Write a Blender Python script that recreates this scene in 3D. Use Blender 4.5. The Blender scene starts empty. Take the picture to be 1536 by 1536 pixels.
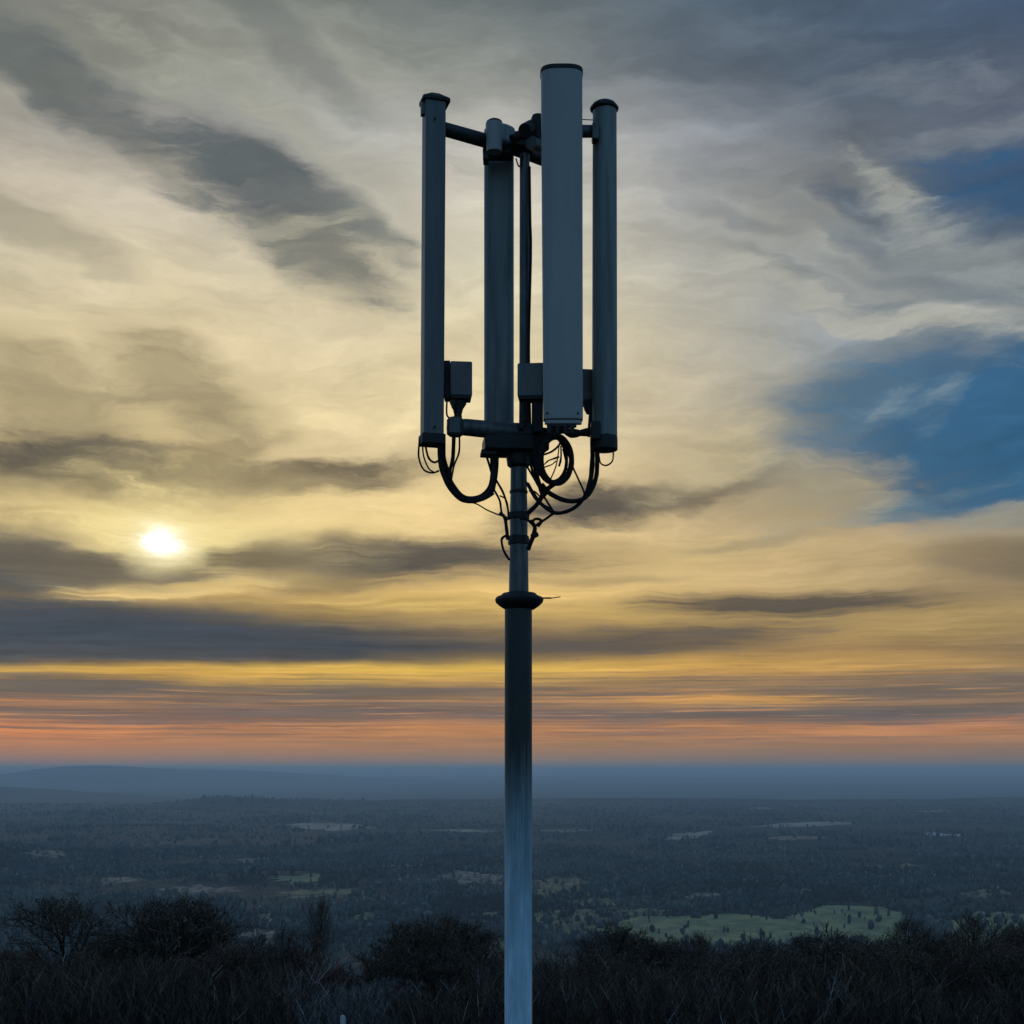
import bpy, math, random
import numpy as np
from mathutils import Vector, noise as mnoise

random.seed(7)
rng = np.random.default_rng(11)
sc = bpy.context.scene
col = sc.collection

# ------------------------------------------------------------------ camera
F, CX, HY = 2000.0, 768.0, 1155.0          # focal length in photo pixels, principal column, eye-level row
cam_d = bpy.data.cameras.new("camera")
cam = bpy.data.objects.new("camera", cam_d); col.objects.link(cam)
cam.location = (0, 0, 0); cam.rotation_euler = (math.radians(90), 0, 0)
cam_d.sensor_width = 36.0; cam_d.lens = 36.0 * F / 1536.0
cam_d.shift_y = (HY - 768.0) / 1536.0
cam_d.clip_start = 0.1; cam_d.clip_end = 200000.0
sc.camera = cam

sc.render.engine = 'CYCLES'
sc.cycles.use_denoising = True
sc.cycles.max_bounces = 6
sc.cycles.diffuse_bounces = 2
sc.cycles.volume_bounces = 1
sc.cycles.sample_clamp_indirect = 4.0
sc.view_settings.view_transform = 'Standard'
sc.view_settings.look = 'None'
sc.view_settings.gamma = 1.0
sc.view_settings.exposure = 0.0

def lin(c):
    o = []
    for v in c[:3]:
        v = v / 255.0
        o.append(v / 12.92 if v <= 0.04045 else ((v + 0.055) / 1.055) ** 2.4)
    return tuple(o) + (1.0,)

# ------------------------------------------------------------------ sun
SUN_AZ = math.atan((240 - CX) / F)                     # left of the view axis
SUN_EL = math.atan((HY - 808) / F / math.hypot(1, (240 - CX) / F))
sun_d = bpy.data.lights.new("sun", 'SUN'); sun = bpy.data.objects.new("sun", sun_d); col.objects.link(sun)
sdir = Vector((math.sin(SUN_AZ) * math.cos(SUN_EL), math.cos(SUN_AZ) * math.cos(SUN_EL), math.sin(SUN_EL)))
sun.rotation_euler = sdir.to_track_quat('Z', 'Y').to_euler()
sun_d.energy = 0.2; sun_d.angle = math.radians(2.0); sun_d.color = (1.0, 0.78, 0.5)

# ------------------------------------------------------------------ sky (world): clouds laid out by azimuth and elevation
world = bpy.data.worlds.new("World"); sc.world = world; world.use_nodes = True
wt = world.node_tree; wt.nodes.clear()

class NT:
    def __init__(s, t): s.t = t
    def n(s, typ, **kw):
        nd = s.t.nodes.new(typ)
        for k, v in kw.items(): setattr(nd, k, v)
        return nd
    def link(s, a, b): s.t.links.new(a, b)
    def put(s, sock, v):
        if isinstance(v, bpy.types.NodeSocket): s.link(v, sock)
        else: sock.default_value = v
    def math(s, op, a, b=0.0, c=None, clamp=False):
        nd = s.n('ShaderNodeMath', operation=op, use_clamp=clamp)
        s.put(nd.inputs[0], a); s.put(nd.inputs[1], b)
        if c is not None: s.put(nd.inputs[2], c)
        return nd.outputs[0]
    def vmath(s, op, a, b=(0, 0, 0)):
        nd = s.n('ShaderNodeVectorMath', operation=op)
        s.put(nd.inputs[0], a)
        s.put(nd.inputs[1], b)
        return nd.outputs[0]
    def comb(s, x, y, z=0.0):
        nd = s.n('ShaderNodeCombineXYZ')
        s.put(nd.inputs[0], x); s.put(nd.inputs[1], y); s.put(nd.inputs[2], z)
        return nd.outputs[0]
    def sep(s, v):
        nd = s.n('ShaderNodeSeparateXYZ'); s.link(v, nd.inputs[0]); return nd.outputs
    def mapr(s, v, a, b, c=0.0, d=1.0, smooth=True):
        nd = s.n('ShaderNodeMapRange', interpolation_type='SMOOTHSTEP' if smooth else 'LINEAR')
        s.put(nd.inputs[0], v)
        for i, x in enumerate((a, b, c, d)): s.put(nd.inputs[1 + i], x)
        return nd.outputs[0]
    def mixc(s, f, a, b, blend='MIX'):
        nd = s.n('ShaderNodeMix', data_type='RGBA', blend_type=blend)
        s.put(nd.inputs[0], f); s.put(nd.inputs[6], a); s.put(nd.inputs[7], b)
        return nd.outputs[2]
    def noise(s, v, scale=1.0, detail=4.0, rough=0.55, dist=0.0):
        nd = s.n('ShaderNodeTexNoise')
        s.link(v, nd.inputs['Vector'])
        nd.inputs['Scale'].default_value = scale; nd.inputs['Detail'].default_value = detail
        nd.inputs['Roughness'].default_value = rough; nd.inputs['Distortion'].default_value = dist
        return nd.outputs
    def mapping(s, v, loc=(0, 0, 0), rot=0.0, scale=(1, 1, 1), typ='POINT'):
        nd = s.n('ShaderNodeMapping', vector_type=typ)
        s.link(v, nd.inputs[0])
        nd.inputs['Location'].default_value = loc
        nd.inputs['Rotation'].default_value = (0, 0, rot)
        nd.inputs['Scale'].default_value = scale
        return nd.outputs[0]

def azel(px, py):
    dx = (px - CX) / F; dz = (HY - py) / F
    return math.atan(dx), math.atan(dz / math.hypot(1, dx))

W = NT(wt)
tc = W.n('ShaderNodeTexCoord')
X, Y, Z = W.sep(tc.outputs['Generated'])[:3]
az = W.math('ARCTAN2', X, Y)
el = W.math('ARCSINE', Z)
base = W.comb(az, el)
hi = W.mapr(el, 0.04, 0.26)                      # 0 near the horizon (flat streaks), 1 high up (billowing cirrus)
# large warp
n1 = W.noise(W.mapping(base, scale=(9, 17, 1)), 1.0, 3.0, 0.5)
d1 = W.vmath('SUBTRACT', n1['Color'], (0.5, 0.5, 0.5))
amp1 = W.comb(W.mapr(hi, 0, 1, 0.05, 0.055), W.mapr(hi, 0, 1, 0.006, 0.042))
d1 = W.vmath('MULTIPLY', d1, amp1)
# fine warp
n2 = W.noise(W.mapping(base, loc=(3, 5, 0), rot=0.35, scale=(26, 75, 1)), 1.0, 5.0, 0.6)
d2 = W.vmath('SUBTRACT', n2['Color'], (0.5, 0.5, 0.5))
amp2 = W.comb(W.mapr(hi, 0, 1, 0.03, 0.03), W.mapr(hi, 0, 1, 0.0035, 0.018))
d2 = W.vmath('MULTIPLY', d2, amp2)
Wp = W.vmath('ADD', W.vmath('ADD', base, d1), d2)
wx, wy = W.sep(Wp)[:2]

# streak noise: flat low down, slanting down to the right higher up
st_lo = W.noise(W.mapping(Wp, scale=(9, 190, 1)), 1.0, 6.0, 0.62)['Fac']
st_hi = W.noise(W.mapping(Wp, rot=0.42, scale=(9, 36, 1)), 1.0, 6.0, 0.6, 0.4)['Fac']
st = W.mapr(hi, 0, 1, 0, 1)
streak = W.math('ADD', W.math('MULTIPLY', st_lo, W.math('SUBTRACT', 1.0, st)), W.math('MULTIPLY', st_hi, st))
sc0 = W.math('SUBTRACT', streak, 0.5)
fib_hi = W.noise(W.mapping(Wp, loc=(7, 2, 0), rot=0.38, scale=(12, 60, 1)), 1.0, 8.0, 0.66, 0.0)['Fac']
fib_lo = W.noise(W.mapping(Wp, loc=(1, 2, 0), scale=(16, 330, 1)), 1.0, 8.0, 0.66)['Fac']
fsum = W.math('ADD', W.math('MULTIPLY', fib_lo, W.math('SUBTRACT', 1.0, hi)), W.math('MULTIPLY', fib_hi, hi))
fibre = W.mapr(fsum, 0.36, 0.64)
fs0 = W.math('SUBTRACT', fsum, 0.5)
edge = W.math('MULTIPLY_ADD', fs0, 0.8, sc0)

COLX = [0, 256, 512, 768, 1024, 1280, 1536]
ROWS = [
 (0,   [(130,132,124),(134,136,128),(118,124,120),(108,116,118),(86,101,113),(78,94,112),(68,86,110)]),
 (100, [(140,140,130),(144,146,136),(152,154,144),(134,139,136),(98,108,118),(80,95,112),(86,98,116)]),
 (200, [(158,152,134),(152,150,137),(158,158,145),(165,163,148),(132,136,134),(100,108,118),(98,107,122)]),
 (300, [(184,174,146),(184,175,150),(172,168,149),(190,184,160),(147,148,139),(126,129,126),(72,92,115)]),
 (400, [(186,175,144),(197,185,152),(184,175,148),(197,189,160),(160,158,145),(134,139,137),(122,129,132)]),
 (500, [(197,182,142),(200,184,144),(196,182,146),(205,193,155),(170,164,143),(128,136,138),(88,112,130)]),
 (600, [(198,180,134),(202,184,137),(207,190,145),(208,192,148),(180,168,139),(105,121,130),(52,95,132)]),
 (680, [(180,160,115),(186,166,118),(206,186,138),(210,191,144),(182,166,130),(112,122,124),(50,94,130)]),
 (740, [(180,158,108),(222,196,130),(220,195,136),(212,188,134),(178,158,120),(150,140,112),(56,94,125)]),
 (790, [(166,146,102),(236,207,135),(225,198,135),(208,181,124),(186,163,117),(168,148,110),(146,135,110)]),
 (830, [(120,110,90),(190,160,105),(170,147,102),(190,163,110),(190,165,112),(175,152,109),(150,133,100)]),
 (865, [(110,102,88),(175,148,95),(168,144,95),(205,175,115),(192,166,112),(178,155,110),(132,117,92)]),
 (890, [(130,112,82),(190,158,96),(182,152,92),(215,180,110),(195,165,106),(176,151,105),(150,130,96)]),
 (915, [(84,84,84),(112,100,80),(168,140,86),(210,175,104),(188,158,98),(176,149,98),(166,142,96)]),
 (945, [(68,75,85),(68,73,80),(84,82,80),(140,118,84),(182,150,92),(180,150,95),(160,135,90)]),
 (972, [(78,81,85),(74,78,82),(66,72,80),(86,81,78),(140,118,82),(160,130,84),(138,117,86)]),
 (992, [(86,85,84),(82,80,79),(82,80,77),(160,132,74),(200,157,84),(190,150,85),(172,140,90)]),
 (1003,[(228,180,80),(228,180,80),(232,188,84),(235,192,88),(214,166,86),(198,155,86),(160,132,92)]),
 (1016,[(150,124,84),(190,150,80),(215,172,80),(205,164,85),(172,135,86),(150,121,86),(124,108,90)]),
 (1036,[(108,98,88),(116,102,86),(126,108,86),(142,115,86),(150,120,86),(126,108,88),(118,103,88)]),
 (1052,[(176,125,86),(150,117,86),(136,110,86),(160,124,88),(202,150,88),(166,128,86),(146,118,90)]),
 (1070,[(128,104,90),(150,112,86),(118,101,91),(118,101,93),(112,100,92),(108,99,93),(106,98,92)]),
 (1092,[(222,140,82),(206,136,80),(192,132,80),(200,136,80),(186,130,82),(200,136,82),(192,132,84)]),
 (1120,[(190,130,88),(186,130,86),(180,128,84),(174,127,84),(166,124,86),(158,120,86),(152,118,87)]),
 (1148,[(150,124,108),(152,126,104),(148,124,102),(146,124,102),(140,118,100),(132,114,98),(128,112,98)]),
]
ELM = 0.62
ROWS = [(y, [tuple(min(255, v * k) for v, k in zip(c, (1.11, 1.11, 1.14 if y > 350 else 1.17))) if (190 < y < 900 and sum(c) > 390) else c for c in cs]) for y, cs in ROWS]
ramps = []
for ci, cx in enumerate(COLX):
    rp = W.n('ShaderNodeValToRGB'); cr = rp.color_ramp; cr.interpolation = 'LINEAR'
    stops = [(0.0, ROWS[-1][1][ci])]
    for y, cs in reversed(ROWS): stops.append((azel(cx, y)[1] / ELM, cs[ci]))
    last = ROWS[0][1][ci]
    stops.append((0.99, tuple(int(v * 0.6 + w * 0.4) for v, w in zip(last, (80, 92, 108)))))
    e0 = cr.elements[0]; e1 = cr.elements[1]
    e0.position = 0.0; e0.color = lin(stops[0][1]); e1.position = stops[-1][0]; e1.color = lin(stops[-1][1])
    for p, c in stops[1:-1]:
        e = cr.elements.new(p); e.color = lin(c)
    W.link(W.math('DIVIDE', wy, ELM), rp.inputs[0])
    ramps.append(rp.outputs[0])
sky = ramps[0]
for i in range(1, len(COLX)):
    f = W.mapr(wx, azel(COLX[i - 1], HY)[0], azel(COLX[i], HY)[0], smooth=False)
    sky = W.mixc(f, sky, ramps[i])

def blob(cx, cy, rx, ry, ang, c, strength=1.0, rag=1.1, soft=0.75, vec=None, gain=1.0, fib=0.28):
    """soft-edged cloud patch round a direction of the sky; rag = how far streaks eat into its edge"""
    global sky
    a, e = azel(cx, cy)
    m = W.mapping(vec or Wp, loc=(a, e, 0), rot=-math.radians(ang),
                  scale=(rx / F * math.cos(a) ** 2, ry / F * math.cos(e) ** 2, 1), typ='TEXTURE')
    g = W.n('ShaderNodeTexGradient', gradient_type='SPHERICAL'); W.link(m, g.inputs[0])
    v = g.outputs['Fac']
    v = W.math('MULTIPLY_ADD', edge, W.math('MULTIPLY', W.math('MINIMUM', W.math('MULTIPLY', v, 5.0), 1.0), rag), v)
    f = W.mapr(v, 0.0, soft, 0.0, strength)
    if fib: f = W.math('MULTIPLY', f, W.math('MULTIPLY_ADD', fibre, fib, 1.0 - fib))
    cc = lin(c); cc = tuple(x * gain for x in cc[:3]) + (1,)
    sky = W.mixc(f, sky, cc)

# dark sheets, upper left
blob(140, 160, 330, 78, 28, (96,102,102), 0.95)
blob(30, 90, 120, 40, 25, (104,110,106), 0.7)
blob(410, 285, 270, 98, 24, (92,99,101), 1.0, fib=0.1)
blob(545, 345, 150, 50, 22, (116,120,116), 0.7)
blob(490, 400, 170, 66, 20, (118,119,111), 0.95)
blob(430, 70, 220, 45, 30, (106,111,110), 0.6)
blob(60, 350, 220, 45, 15, (150,143,125), 0.7)
blob(230, 250, 170, 40, 28, (118,120,114), 0.5)
blob(70, 605, 220, 105, 20, (134,122,95), 0.75)
blob(290, 590, 200, 90, 25, (142,130,101), 0.85)
# bright seams
blob(200, 75, 230, 34, 30, (162,162,148), 0.55, fib=0.7)
blob(330, 110, 260, 50, 28, (156,157,145), 0.5, fib=0.6)
blob(540, 260, 260, 60, 26, (172,169,152), 0.6, fib=0.5)
blob(460, 338, 130, 22, -8, (186,180,157), 0.55, fib=0.6)
# dark bars towards the horizon
blob(120, 708, 440, 74, 2, (82,79,73), 1.0, fib=0.1)
blob(350, 668, 130, 26, -14, (135,120,90), 0.6)
blob(490, 708, 300, 42, -4, (106,96,78), 0.95)
blob(40, 850, 340, 62, -2, (80,82,83), 1.0)
blob(560, 832, 500, 60, 0, (84,80,74), 1.0, fib=0.1)
blob(480, 880, 150, 18, -6, (140,120,84), 0.7)
blob(180, 930, 330, 50, 3, (68,75,84), 0.95)
blob(960, 750, 300, 40, -6, (88,82,74), 1.0, fib=0.1)
blob(1040, 680, 100, 60, -25, (140,130,104), 0.0)
blob(1180, 903, 350, 28, 1, (90,82,72), 1.0, fib=0.1)
blob(1000, 957, 360, 34, -3, (86,80,76), 0.9)
blob(1130, 810, 160, 12, -3, (150,138,108), 0.6)
blob(900, 870, 190, 12, -2, (160,140,98), 0.6)
blob(1500, 838, 180, 44, 2, (116,104,86), 0.7)
blob(1300, 1042, 240, 12, -1, (104,96,88), 0.7)
blob(1300, 1070, 330, 16, -2, (98,92,88), 0.8)
blob(300, 1076, 330, 14, 0, (110,96,88), 0.7)
blob(120, 1024, 230, 17, 2, (92,88,84), 0.8)
blob(560, 1040, 260, 14, 0, (108,97,86), 0.7)
blob(250, 882, 210, 17, -4, (238,203,130), 0.9)
blob(620, 905, 230, 16, 2, (220,186,108), 0.7)
blob(1150, 1049, 220, 11, 0, (214,160,88), 0.9)
blob(1400, 1088, 260, 9, -4, (196,134,94), 0.8)
# broken grey bars over the low glow
thin = W.noise(W.mapping(W.vmath('ADD', base, W.vmath('MULTIPLY', d1, (0.5, 0.45, 0))), loc=(2, 3, 0), rot=0.012, scale=(6, 420, 1)), 1.0, 8.0, 0.66, 0.0)['Fac']
band = W.math('MULTIPLY', W.mapr(el, 0.012, 0.035), W.mapr(el, 0.055, 0.085, 1.0, 0.0))
sky = W.mixc(W.math('MULTIPLY', band, W.mapr(thin, 0.47, 0.62, 0.0, 0.8)), sky, lin((112, 100, 92)))
sky = W.mixc(W.math('MULTIPLY', band, W.mapr(thin, 0.46, 0.34, 0.0, 0.55)), sky, lin((228, 160, 98)))
# clear blue gaps on the right
blob(1510, 285, 290, 110, 10, (52,86,120), 0.95, fib=0.2)
blob(1420, 120, 300, 40, 8, (112,120,130), 0.6, fib=0.7)
blob(1200, 60, 260, 40, 10, (98,110,122), 0.5, fib=0.7)
blob(1440, 200, 260, 26, -4, (128,134,138), 0.6, fib=0.7)
blob(1440, 650, 360, 165, -4, (56,100,134), 0.97, fib=0.15)
blob(1540, 590, 360, 110, 6, (56,98,133), 0.9)
blob(1290, 590, 190, 70, -8, (80,110,132), 0.7)
blob(1560, 690, 300, 100, 0, (54,98,132), 0.95)
blob(1330, 700, 150, 80, -20, (60,100,130), 0.7)
blob(1400, 745, 170, 40, -4, (62,100,128), 0.9)
blob(1290, 300, 120, 36, 26, (76,90,108), 0.8)
blob(1110, 330, 140, 22, 14, (118,124,128), 0.5)
blob(1180, 400, 190, 18, 20, (108,118,124), 0.6)
# white wisps
blob(1360, 300, 170, 40, 42, (152,156,152), 0.9, fib=0.6)
blob(1350, 290, 130, 20, 45, (166,167,160), 0.8, fib=0.5)
blob(1440, 385, 250, 85, 26, (142,148,148), 0.8, fib=0.5)
blob(1290, 400, 300, 44, 30, (155,157,150), 0.75, fib=0.6)
blob(1230, 440, 380, 34, 22, (172,171,160), 0.8, fib=0.6)
blob(1450, 478, 280, 36, 8, (174,174,166), 0.9, fib=0.5)
blob(1300, 470, 260, 26, 14, (160,160,150), 0.6, fib=0.6)
blob(1400, 430, 240, 26, 20, (96,110,122), 0.6, fib=0.8)
blob(1280, 350, 150, 26, 26, (96,108,120), 0.6, fib=0.8)
blob(1500, 520, 200, 18, 3, (70,98,124), 0.5, fib=0.7)
blob(1428, 585, 110, 30, -38, (104,128,143), 0.5, fib=0.7)
blob(1440, 572, 60, 12, -32, (120,138,148), 0.5, fib=0.7)
blob(1310, 610, 140, 34, -22, (104,126,140), 0.5, fib=0.7)
blob(1330, 600, 80, 12, -24, (124,140,148), 0.45, fib=0.7)
blob(1350, 750, 190, 16, -7, (112,130,136), 0.6, fib=0.8)
blob(1300, 780, 180, 14, -5, (126,136,130), 0.6, fib=0.7)
blob(1230, 735, 150, 80, -14, (166,154,126), 0.9)
blob(1120, 690, 120, 60, 30, (140,133,112), 0.5)
blob(1060, 690, 170, 70, -20, (198,182,143), 0.75)
blob(1500, 770, 160, 22, -5, (166,158,134), 0.7)
# veiled sun
blob(260, 790, 420, 130, 0, (246,222,158), 0.75, 0.7, 0.95)
blob(246, 803, 190, 100, 0, (252,230,160), 0.9, 0.5, 0.9, fib=0.1)
blob(80, 838, 300, 40, 2, (92,88,82), 0.9)
blob(150, 850, 260, 34, 4, (108,98,82), 0.85)
blob(370, 836, 170, 34, -2, (104,94,76), 0.9)
blob(241, 806, 92, 66, 0, (255,238,180), 1.0, 0.3, 0.9, fib=0.0)
blob(238, 806, 56, 42, 0, (255,248,215), 1.0, 0.6, 1.0, fib=0.0, gain=1.15)
blob(237, 806, 36, 28, 0, (255,252,240), 1.0, 0.5, 0.9, fib=0.0, gain=1.7)

# overall fine streaks
kk = W.mapr(hi, 0, 1, 0.8, 0.62)
mod = W.math('MULTIPLY', W.math('MULTIPLY_ADD', sc0, kk, 1.0), W.math('MULTIPLY_ADD', fs0, W.mapr(hi, 0, 1, 0.8, 0.6), 1.0))
fade = W.mapr(el, 0.004, 0.03)
mod = W.math('ADD', W.math('MULTIPLY', mod, fade), W.math('SUBTRACT', 1.0, fade))
sky = W.mixc(1.0, sky, W.comb(mod, mod, mod), 'MULTIPLY')

# the rest of the dome: daylight sky model under thin grey cloud
nish = W.n('ShaderNodeTexSky', sky_type='NISHITA'); nish.sun_disc = False
nish.sun_elevation = SUN_EL; nish.sun_rotation = SUN_AZ
nsky = W.vmath('MULTIPLY', nish.outputs[0], (0.088, 0.138, 0.198))
cl = W.noise(W.mapping(tc.outputs['Generated'], scale=(2.2, 2.2, 5)), 1.0, 5.0, 0.6)['Fac']
rest = W.mixc(W.mapr(cl, 0.4, 0.7, 0.0, 0.7), nsky, lin((118, 140, 164)))
inn = W.math('MULTIPLY', W.mapr(W.math('ABSOLUTE', az), 0.45, 0.95, 1.0, 0.0), W.mapr(el, 0.60, 0.95, 1.0, 0.0))
sky = W.mixc(inn, rest, sky)
bg = W.n('ShaderNodeBackground'); W.link(sky, bg.inputs[0]); bg.inputs[1].default_value = 1.0
out = W.n('ShaderNodeOutputWorld'); W.link(bg.outputs[0], out.inputs[0])

# ------------------------------------------------------------------ helpers
def tag(o, label=None, cat=None, group=None, kind=None):
    if label: o['label'] = label
    if cat: o['category'] = cat
    if group: o['group'] = group
    if kind: o['kind'] = kind
    return o

def mat(name, color, rough=0.7, metal=0.0, vary=0.0, scale=8.0, color2=None, bump=0.0, stretch=(1, 1, 1), spec=0.5):
    m = bpy.data.materials.new(name); m.use_nodes = True
    T = NT(m.node_tree); b = m.node_tree.nodes['Principled BSDF']
    b.inputs['Roughness'].default_value = rough; b.inputs['Metallic'].default_value = metal
    b.inputs['Specular IOR Level'].default_value = spec
    t = T.n('ShaderNodeTexCoord')
    v = T.mapping(t.outputs['Object'], scale=stretch)
    nz = T.noise(v, scale, 6.0, 0.65)['Fac']
    c2 = color2 or tuple(x * (1 - vary) for x in color)
    f = T.mapr(nz, 0.35, 0.68)
    T.link(T.mixc(f, tuple(color) + (1,), tuple(c2) + (1,)), b.inputs['Base Color'])
    if bump:
        bp = T.n('ShaderNodeBump'); bp.inputs['Strength'].default_value = bump
        bp.inputs['Distance'].default_value = 0.01
        T.link(nz, bp.inputs['Height']); T.link(bp.outputs[0], b.inputs['Normal'])
    return m

class MB:
    def __init__(s): s.v = []; s.f = []
    def add(s, vs, fs):
        o = len(s.v); s.v += [tuple(p) for p in vs]; s.f += [tuple(i + o for i in f) for f in fs]; return s
    def prism(s, poly, z0, z1, lean=(0, 0)):
        n = len(poly)
        vs = [(x, y, z0) for x, y in poly] + [(x + lean[0], y + lean[1], z1) for x, y in poly]
        fs = [tuple(reversed(range(n))), tuple(range(n, 2 * n))] + [(i, (i + 1) % n, n + (i + 1) % n, n + i) for i in range(n)]
        return s.add(vs, fs)
    def box(s, c, size, rz=0.0, ry=0.0):
        hx, hy, hz = [q / 2 for q in size]; vs = []
        for x, y, z in ((-1,-1,-1),(1,-1,-1),(1,1,-1),(-1,1,-1),(-1,-1,1),(1,-1,1),(1,1,1),(-1,1,1)):
            p = Vector((x * hx, y * hy, z * hz))
            p = Vector((p.x * math.cos(ry) + p.z * math.sin(ry), p.y, -p.x * math.sin(ry) + p.z * math.cos(ry)))
            p = Vector((p.x * math.cos(rz) - p.y * math.sin(rz), p.x * math.sin(rz) + p.y * math.cos(rz), p.z))
            vs.append(tuple(p + Vector(c)))
        return s.add(vs, [(3,2,1,0),(4,5,6,7),(0,1,5,4),(1,2,6,5),(2,3,7,6),(3,0,4,7)])
    def lathe(s, c, prof, n=32, wob=0.0):
        vs = []; fs = []
        for r, z in prof:
            for i in range(n):
                a = 2 * math.pi * i / n; rr = r * (1 + wob * mnoise.noise(Vector((math.cos(a) * 2, math.sin(a) * 2, z * 20))))
                vs.append((c[0] + rr * math.cos(a), c[1] + rr * math.sin(a), c[2] + z))
        for k in range(len(prof) - 1):
            for i in range(n):
                j = (i + 1) % n
                fs.append((k * n + i, k * n + j, (k + 1) * n + j, (k + 1) * n + i))
        fs.append(tuple(reversed(range(n)))); m = (len(prof) - 1) * n; fs.append(tuple(range(m, m + n)))
        return s.add(vs, fs)
    def tube(s, pts, r, n=10, smooth=True, closed=False, wob=0.0):
        P = [Vector(p) for p in pts]
        if smooth and len(P) > 2:
            Q = []; L = len(P); rng_i = range(L) if closed else range(L - 1)
            for i in rng_i:
                if closed: p0, p1, p2, p3 = P[i - 1], P[i], P[(i + 1) % L], P[(i + 2) % L]
                else: p0, p1, p2, p3 = P[max(i - 1, 0)], P[i], P[i + 1], P[min(i + 2, L - 1)]
                for k in range(8):
                    t = k / 8
                    Q.append(0.5 * ((2 * p1) + (p2 - p0) * t + (2 * p0 - 5 * p1 + 4 * p2 - p3) * t * t + (3 * p1 - p0 - 3 * p2 + p3) * t ** 3))
            if not closed: Q.append(P[-1])
            P = Q
        L = len(P); vs = []; fs = []; up = None
        for i in range(L):
            a = P[(i - 1) % L] if (closed or i > 0) else P[i]
            b = P[(i + 1) % L] if (closed or i < L - 1) else P[i]
            d = (b - a).normalized()
            if up is None:
                up = d.orthogonal().normalized()
            up = (up - d * up.dot(d)).normalized(); w = d.cross(up)
            rr = r[i * (len(r) - 1) // max(L - 1, 1)] if isinstance(r, (list, tuple)) else r
            if wob: rr *= 1 + wob * mnoise.noise(P[i] * 25)
            for k in range(n):
                t = 2 * math.pi * k / n
                vs.append(P[i] + up * math.cos(t) * rr + w * math.sin(t) * rr)
        for i in range(L if closed else L - 1):
            for k in range(n):
                k2 = (k + 1) % n; j = (i + 1) % L
                fs.append((i * n + k, i * n + k2, j * n + k2, j * n + k))
        if not closed:
            fs.append(tuple(reversed(range(n)))); fs.append(tuple(range((L - 1) * n, L * n)))
        return s.add(vs, fs)
    def build(s, name, m, parent=None, bevel=0.0, smooth=True, label=None):
        me = bpy.data.meshes.new(name); me.from_pydata(s.v, [], s.f); me.update()
        me.materials.append(m)
        o = bpy.data.objects.new(name, me); col.objects.link(o)
        if parent: o.parent = parent
        if bevel:
            b = o.modifiers.new('bevel', 'BEVEL'); b.width = bevel; b.segments = 2; b.limit_method = 'ANGLE'; b.angle_limit = math.radians(40)
        if smooth:
            me.shade_smooth()
            try: me.set_sharp_from_angle(angle=math.radians(38))
            except Exception: pass
        if label: o['label'] = label
        return o

def fast_mesh(name, verts, faces, m, k):
    """verts (n,3) and faces (m,k) numpy arrays to one mesh object"""
    me = bpy.data.meshes.new(name)
    me.vertices.add(len(verts)); me.vertices.foreach_set('co', np.asarray(verts, np.float32).ravel())
    nf = len(faces)
    me.loops.add(nf * k); me.loops.foreach_set('vertex_index', np.asarray(faces, np.int32).ravel())
    me.polygons.add(nf); me.polygons.foreach_set('loop_start', np.arange(0, nf * k, k, dtype=np.int32))
    try: me.polygons.foreach_set('loop_total', np.full(nf, k, np.int32))
    except Exception: pass
    me.update(calc_edges=True); me.validate(); me.materials.append(m)
    o = bpy.data.objects.new(name, me); col.objects.link(o)
    return o

def at(px, py, y):
    return Vector(((px - CX) / F * y, y, (HY - py) / F * y))

# ------------------------------------------------------------------ terrain
_P = np.random.default_rng(5).random((256, 256)).astype(np.float64)
def vnoise(x, y):
    xi = np.floor(x).astype(int); yi = np.floor(y).astype(int); fx = x - xi; fy = y - yi
    fx = fx * fx * (3 - 2 * fx); fy = fy * fy * (3 - 2 * fy)
    g = lambda a, b: _P[a % 256, b % 256]
    return ((g(xi, yi) * (1 - fx) + g(xi + 1, yi) * fx) * (1 - fy) + (g(xi, yi + 1) * (1 - fx) + g(xi + 1, yi + 1) * fx) * fy) * 2 - 1
def fbm(x, y, o=4):
    s = 0; a = 1.0
    for i in range(o): s = s + a * vnoise(x * 2 ** i + 17 * i, y * 2 ** i + 31 * i); a *= 0.5
    return s
HYS = np.array([-4000, 29, 34, 45, 60, 70, 100, 400, 1000, 1600, 2200, 11500, 12600, 15500, 40000, 90000.0])
HZS = np.array([-6.2, -6.2, -7.0, -8.8, -10.6, -12.5, -28, -170, -262, -297, -302, -302, -312, -400, -250, -120.0])
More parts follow.
